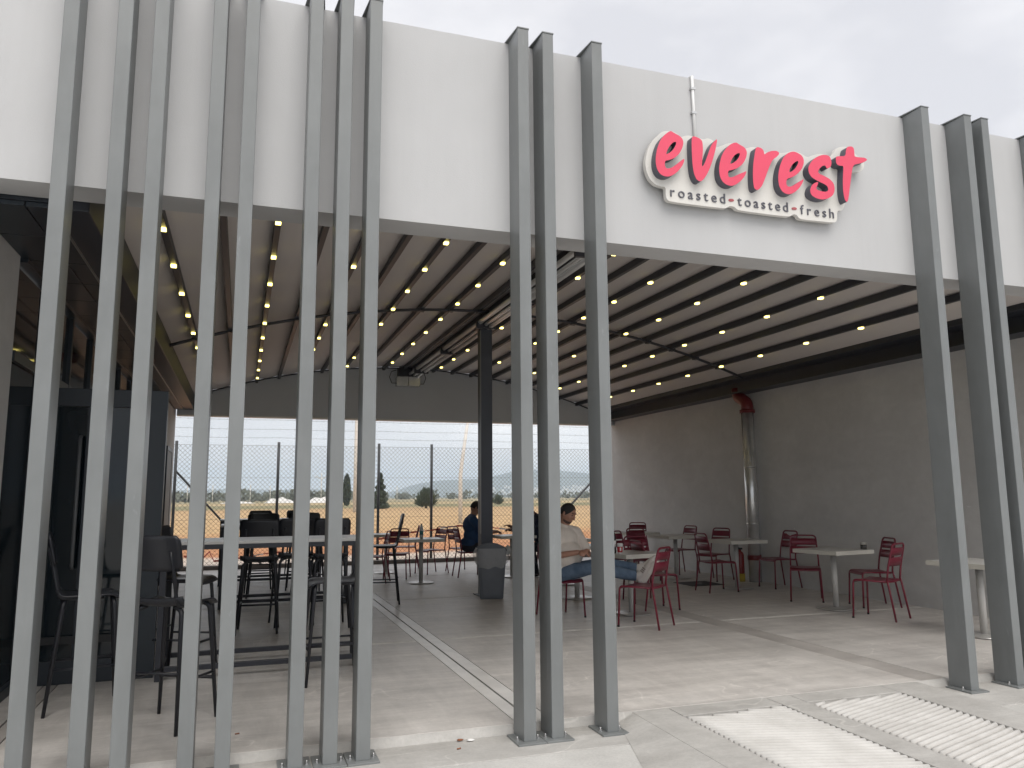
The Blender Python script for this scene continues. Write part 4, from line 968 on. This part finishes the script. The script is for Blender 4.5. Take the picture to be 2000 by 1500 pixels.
sitter('seated man in a blue T-shirt behind the dark column, elbows on the table', (4.02,14.25), (1,-.12), 'shirt_blue', 'skin', .05, (.13,.0,1.25), [((.22,-.27,.80),(.47,-.10,.80)), ((.26,.26,.80),(.5,.05,.80))], 0, .45)
sitter('seated man in a navy top leaning over the table, mostly hidden by a post', (5.5,13.85), (-1,.04), 'shirt_navy', 'skin_dark', .30, (.46,0,1.20), [((.52,-.25,.80),(.78,-.05,.84)), ((.55,.25,.80),(.80,.08,.90))], 0, .5)

# ---------------------------------------------------------------- outside: fence, poles, trees, far land
FY = 18.3
fn_ = thing('wire_fence', 'chain link fence with steel posts and barbed strands behind the patio', 'fence', (3, FY, 0))
def FB(b, name, m, kind=None): return shift(b, 3, FY, 0).build(name, M[m], fn_, kind=kind)
fpx = [-3.5, -1.36, .75, 2.99, 4.24, 6.4, 8.45, 10.6]
for x in fpx: FB(MB().tube([(x, FY, -.02), (x, FY, 2.74)], .032, 10), 'fence_post', 'fence_steel')
for z in (.08, 1.05, 1.95, 2.66): FB(MB().tube([(-3.5, FY-.03, z), (10.6, FY-.03, z)], .003, 4), 'tension_wire', 'fence_wire')
for z in (2.84, 3.03, 3.24):
    b = MB(); pts = [(-3.5+14.1*i/60, FY, z-.015*sin(pi*((i*14.1/60) % 2.15)/2.15)) for i in range(61)]; b.tube(pts, .003, 4)
    x = -3.4
    while x < 10.6:
        b.tube([(x, FY-.02, z-.03), (x+.01, FY+.02, z+.02)], .002, 3); x += .16
    FB(b, 'barbed_strand', 'fence_wire')
b = MB(); H_, P_ = 2.62, .098
n_ = int(14.1/P_)
x = -3.5-H_
while x < 10.6:
    for s_ in (1, -1):
        xa, xb = (x, x+H_) if s_ > 0 else (x+H_, x); za, zb_ = .05, .05+H_
        # clip to the fence width
        def cl(xa, za, xb, zb_):
            lo, hi = -3.5, 10.6
            if max(xa, xb) < lo or min(xa, xb) > hi: return None
            def at(xx): return za+(zb_-za)*(xx-xa)/(xb-xa)
            A = [xa, za]; B_ = [xb, zb_]
            for Q in (A, B_):
                if Q[0] < lo: Q[1] = at(lo); Q[0] = lo
                if Q[0] > hi: Q[1] = at(hi); Q[0] = hi
            return A, B_
        r = cl(xa, za, xb, zb_)
        if r: b.tube([(r[0][0], FY+.006*s_, r[0][1]), (r[1][0], FY+.006*s_, r[1][1])], .0034, 3, cap=False)
    x += P_
FB(b, 'chain_link_mesh', 'fence_wire', kind='stuff')
FB(MB().tube([(-1.36, FY+.04, 2.1), (-.1, FY+.3, .7), (.5, FY+.42, .02)], .024, 8), 'brace', 'fence_steel')
FB(MB().tube([(8.45, FY+.04, 1.9), (7.5, FY+.3, .85), (6.8, FY+.45, .02)], .024, 8), 'brace', 'fence_steel')
tp = thing('barrier_tape', 'red and white barrier tape sagging along the wire fence', 'tape', (4.5, FY, .7))
def tape(pts, par, org):
    for i in range(len(pts)-1):
        A, B_ = Vector(pts[i]), Vector(pts[i+1]); n = max(1, int((B_-A).length/.16))
        for k in range(n):
            p, q = A.lerp(B_, k/n)-org, A.lerp(B_, (k+1)/n)-org; w_ = .02*(1-.5*abs(sin(k*1.1))); tw = .02*sin(k*1.7+i)
            bb = MB(); bb.add([tuple(p+Vector((0,tw,-w_))), tuple(q+Vector((0,-tw,-w_))), tuple(q+Vector((0,tw,w_))), tuple(p+Vector((0,-tw,w_)))], [(0,1,2,3)])
            bb.build('tape_stripe', M['tape_red' if (k % 2 == 0) else 'tape_white'], par)
tape([(2.99,FY-.05,.55),(3.74,FY-.05,.69),(4.24,FY-.05,.73),(4.85,FY-.05,.82),(5.4,FY-.05,.80),(6.4,FY-.05,.68),(7.3,FY-.05,.62)], tp, Vector((4.5,FY,.7)))
tp2 = thing('barrier_tape', 'tangled red and white tape near the ground at the left end of the fence', 'tape', (-.5, FY, .2))
tape([(-1.1,FY-.06,.30),(-.75,FY-.06,.22),(-.6,FY-.06,.38),(-.5,FY-.06,.18),(-.2,FY-.06,.20),(.1,FY-.06,.24),(.7,FY-.06,.33),(1.3,FY-.06,.30)], tp2, Vector((-.5,FY,.2)))

for lab, x, y, hgt, tilt in [('white concrete pole with bent top in the field, right of the conifer', 11.9, 44, 5.0, .35), ('straight pale pole in the field by the cypress', 11.3, 84, 12.0, 0)]:
    t = thing('field_pole', lab, 'pole', (x, y, 0), 0, 'pale poles in the field')
    MB().tube([(0,0,-.1), (0,0,hgt*.55), (tilt*.35,0,hgt*.75), (tilt*1.2,0,hgt*1.15)], [.12,.11,.10,.085] if tilt else [.22,.2,.18,.14], 10).build('shaft', M['pole_white'], t)

def foliage(b, c, r, n, size, shape='ball', seed=1):
    rnd = random.Random(seed)
    for _ in range(n):
        while True:
            p = Vector((rnd.uniform(-1,1), rnd.uniform(-1,1), rnd.uniform(-1,1)))
            if p.length < 1: break
        if shape == 'cone':
            h_ = rnd.random()**1.3; a = rnd.uniform(0, 2*pi); lay = .75+.25*sin(h_*34); q = (1-h_)**.85*(.35+.65*rnd.random()**.5)*lay
            p = Vector((cos(a)*q, sin(a)*q, h_*2-1))
        elif shape == 'column':
            h_ = rnd.random(); a = rnd.uniform(0, 2*pi); q = (sin(pi*min(1, h_*.85+.15))**.6)*rnd.random()**.4; p = Vector((cos(a)*q, sin(a)*q, h_*2-1))
        elif shape == 'tuft':
            a = rnd.uniform(0, 2*pi); el = rnd.uniform(.15, 1.45); l = rnd.uniform(.4, 1); p = Vector((cos(a)*cos(el)*l, sin(a)*cos(el)*l, -1+2*sin(el)*l))
        else:
            p = p.normalized()*(.55+.45*rnd.random()); p *= 1+.25*noise.noise(p*2.3+Vector((seed,0,0)))
        q = Vector((c[0]+p.x*r[0], c[1]+p.y*r[1], c[2]+p.z*r[2]))
        s_ = size*rnd.uniform(.6, 1.4); u = Vector((rnd.gauss(0,1), rnd.gauss(0,1), rnd.gauss(0,1))).normalized(); v = u.orthogonal().normalized()
        if shape == 'tuft': u = (p-Vector((0,0,-1.2))).normalized(); v = u.orthogonal().normalized()*.25
        w_ = u.cross(v)*.35
        b.add([tuple(q-u*s_-v*s_*.5), tuple(q+u*s_*.2-v*s_*.55+w_*s_), tuple(q+u*s_+v*s_*.2), tuple(q-u*s_*.1+v*s_*.6-w_*s_)], [(0,1,2,3)])
def tree(name, lab, cat, x, y, h_, w_, shape, n, size, trunk=.12, m='leaf_dark', zc=None, seed=1):
    t = thing(name, lab, cat, (x, y, 0)); 
    MB().tube([(0,0,-.1), (.02*h_,0,h_*.4), (0,.01*h_,h_*.8)], [trunk, trunk*.7, trunk*.3], 8).build('trunk', M['bark'], t)
    b = MB(); foliage(b, (0,0,h_*.52), (w_/2, w_/2, h_*.48), n, size, shape, seed); b.build('crown', M[m], t)
tree('cypress_tree', 'slim dark cypress standing in the dry field, seen through the slats', 'tree', 18.6, 150, 5.8, 1.5, 'column', 1800, .22, seed=3)
tree('conifer_tree', 'dark layered conifer behind the fence post at the end of the slat screen', 'tree', 17.4, 105, 4.6, 2.6, 'cone', 2200, .24, seed=4)
tree('palm_bush', 'round dark bush in the dry field, right of the conifer', 'bush', 23.6, 105, 2.7, 3.2, 'tuft', 1500, .30, .2, seed=5)
tree('dry_shrub', 'small upright dark shrub in the field, right of the roof column', 'bush', 47.0, 146, 1.7, 2.6, 'tuft', 300, .35, .15, seed=6)

# far tree line, poles and heaps at the edge of the airfield
b = MB(); rnd = random.Random(11)
for i in range(420):
    d = rnd.uniform(330, 620); a = radians(rnd.uniform(-14, 34)); x, y = d*sin(a), d*cos(a)
    if a > radians(9) and d < 480: continue
    h_ = rnd.uniform(2.2, 5.5); foliage(b, (x, y, h_*.5), (h_*.8, h_*.8, h_*.55), 34, h_*.22, 'ball', i)
b.build('far_woodland', M['leaf_olive_hazed'], kind='stuff')
plab = ['thin white lamp pole far off, leftmost of the row, by the shop corner','thin white lamp pole far off, left of the brace of the fence','thin white lamp pole far off, seen through the gap left of the near tables','thin white lamp pole far off, above the low pale heap','thin white lamp pole far off, just left of the armed mast','white mast with two spread arms far off beyond the field','thin white lamp pole far off, next right of the armed mast','thin white lamp pole far off, near the left rubble heap','thin white lamp pole far off, above the right rubble heap','thin white lamp pole far off, rightmost of the row before the cypress']
for i, (px, d, hh) in enumerate([(-18,300,7),(-10,310,6.5),(3,300,6.5),(10,305,6),(19,290,6),(26,280,10),(33,300,6.5),(41,310,6),(50,300,6.5),(58,310,6)]):
    t = thing('lamp_pole', plab[i], 'pole', (px, d, 0), 0, 'thin white poles along the far edge of the field')
    MB().tube([(0,0,0),(0,0,hh)], .16, 6).build('shaft', M['pole_white'], t)
    if i == 5: MB().tube([(-2.2,0,hh-1),(0,0,hh-2.2),(2.2,0,hh-.8)], .14, 6).build('lamp_arms', M['pole_white'], t)
for lab, x, y, w_, h_ in [('white heap of rubble far off in the field, left one', 11.5, 262, 8, 2.0), ('white heap of rubble far off in the field, right one', 24, 250, 11, 1.9), ('low pale heap of rubble at the far left of the field', -1, 258, 9, .7)]:
    b = MB(); b.grid(lambda u, v: (x+(u-.5)*w_*1.2, y+(v-.5)*6, max(-.05, h_*(1-((u-.5)*2.1)**2)*(1-((v-.5)*2.1)**2)*(.8+.6*noise.noise(Vector((u*5+x, v*4, 0)))))), 24, 8); tag(b.build('rubble_heap', M['rubble'], kind=None), lab, 'heap')
# hills
def ridge(name, prof, dist, depth, m):
    b = MB(); n = 160; k = 14
    x0, x1 = prof[0][0], prof[-1][0]
    def hz(x):
        for (xa, za), (xb, zb_) in zip(prof, prof[1:]):
            if xa <= x <= xb: u = (x-xa)/(xb-xa); u = u*u*(3-2*u) if False else u; return za+(zb_-za)*u
        return prof[-1][1]
    def fn(u, v):
        x = x0+(x1-x0)*u; s_ = sin(pi/2*min(1, v/.75)) if v < .75 else 1-.6*(v-.75)/.25; h_ = hz(x)*s_
        rough = noise.noise(Vector((x*.012, v*6, 0)))*9*s_*(1-s_*.75)+noise.noise(Vector((x*.05, v*14, 2)))*2.2*s_
        return (x, dist-depth*(.75-v), h_+rough-6*(1-s_))
    b.grid(fn, n, k); b.build(name, M[m], kind='structure')
ridge('hills', [(380,0),(470,10),(521,18),(560,30),(609,46),(670,57),(730,65),(812,69),(896,73),(949,83),(1000,96),(1060,104),(1113,107),(1180,105),(1247,100),(1362,90),(1468,84),(1700,80),(2100,60),(2600,0)], 3000, 700, 'hill')
ridge('hills', [(-1500,0),(-900,40),(-500,36),(-223,33),(-123,36),(13,36),(119,33),(220,35),(301,34),(414,28),(600,20),(900,10),(1100,0)], 3150, 700, 'hill')
rnd = random.Random(5); b = MB(); b2 = MB()
for i in range(420):
    x = rnd.triangular(680, 1650, 1350); y = rnd.uniform(2440, 2600); s_ = rnd.uniform(5, 11); vv = max(0, .75-(3000-y)/700); z = max(0, 92*sin(pi/2*vv/.75))+2
    b.box(x, y, z-4, x+s_*1.4, y+s_, z+rnd.uniform(3, 8)); b2.box(x-.4, y-.4, z+8.01, x+s_*1.4+.4, y+s_+.4, z+8.6) if i % 3 == 0 else None
b.build('far_town', M['house_white'], kind='stuff')
# band of trees below the town
b = MB(); rnd = random.Random(12)
for i in range(300):
    x = rnd.uniform(330, 1500); y = rnd.uniform(1500, 2200); h_ = rnd.uniform(2.5, 5.5); foliage(b, (x, y, h_*.45), (h_*1.6, h_*1.2, h_*.5), 26, h_*.4, 'ball', i)
b.build('far_woodland', M['leaf_olive_hazed'], kind='stuff')

# air: pale haze that fades the far hills
hz_ = MB().box(-4000, -4000, -1.2, 4000, 4000, 125).mesh('haze')
hm = bpy.data.materials.new('haze_air'); hm.use_nodes = True; ht = hm.node_tree; ht.nodes.clear()
pvn = ht.nodes.new('ShaderNodeVolumePrincipled'); pvn.inputs['Color'].default_value = (.71, .85, 1.0, 1); pvn.inputs['Density'].default_value = 0.00034; pvn.inputs['Anisotropy'].default_value = 0.2
ho = ht.nodes.new('ShaderNodeOutputMaterial'); ht.links.new(pvn.outputs[0], ho.inputs['Volume'])
link('haze', hz_, hm, kind='stuff')
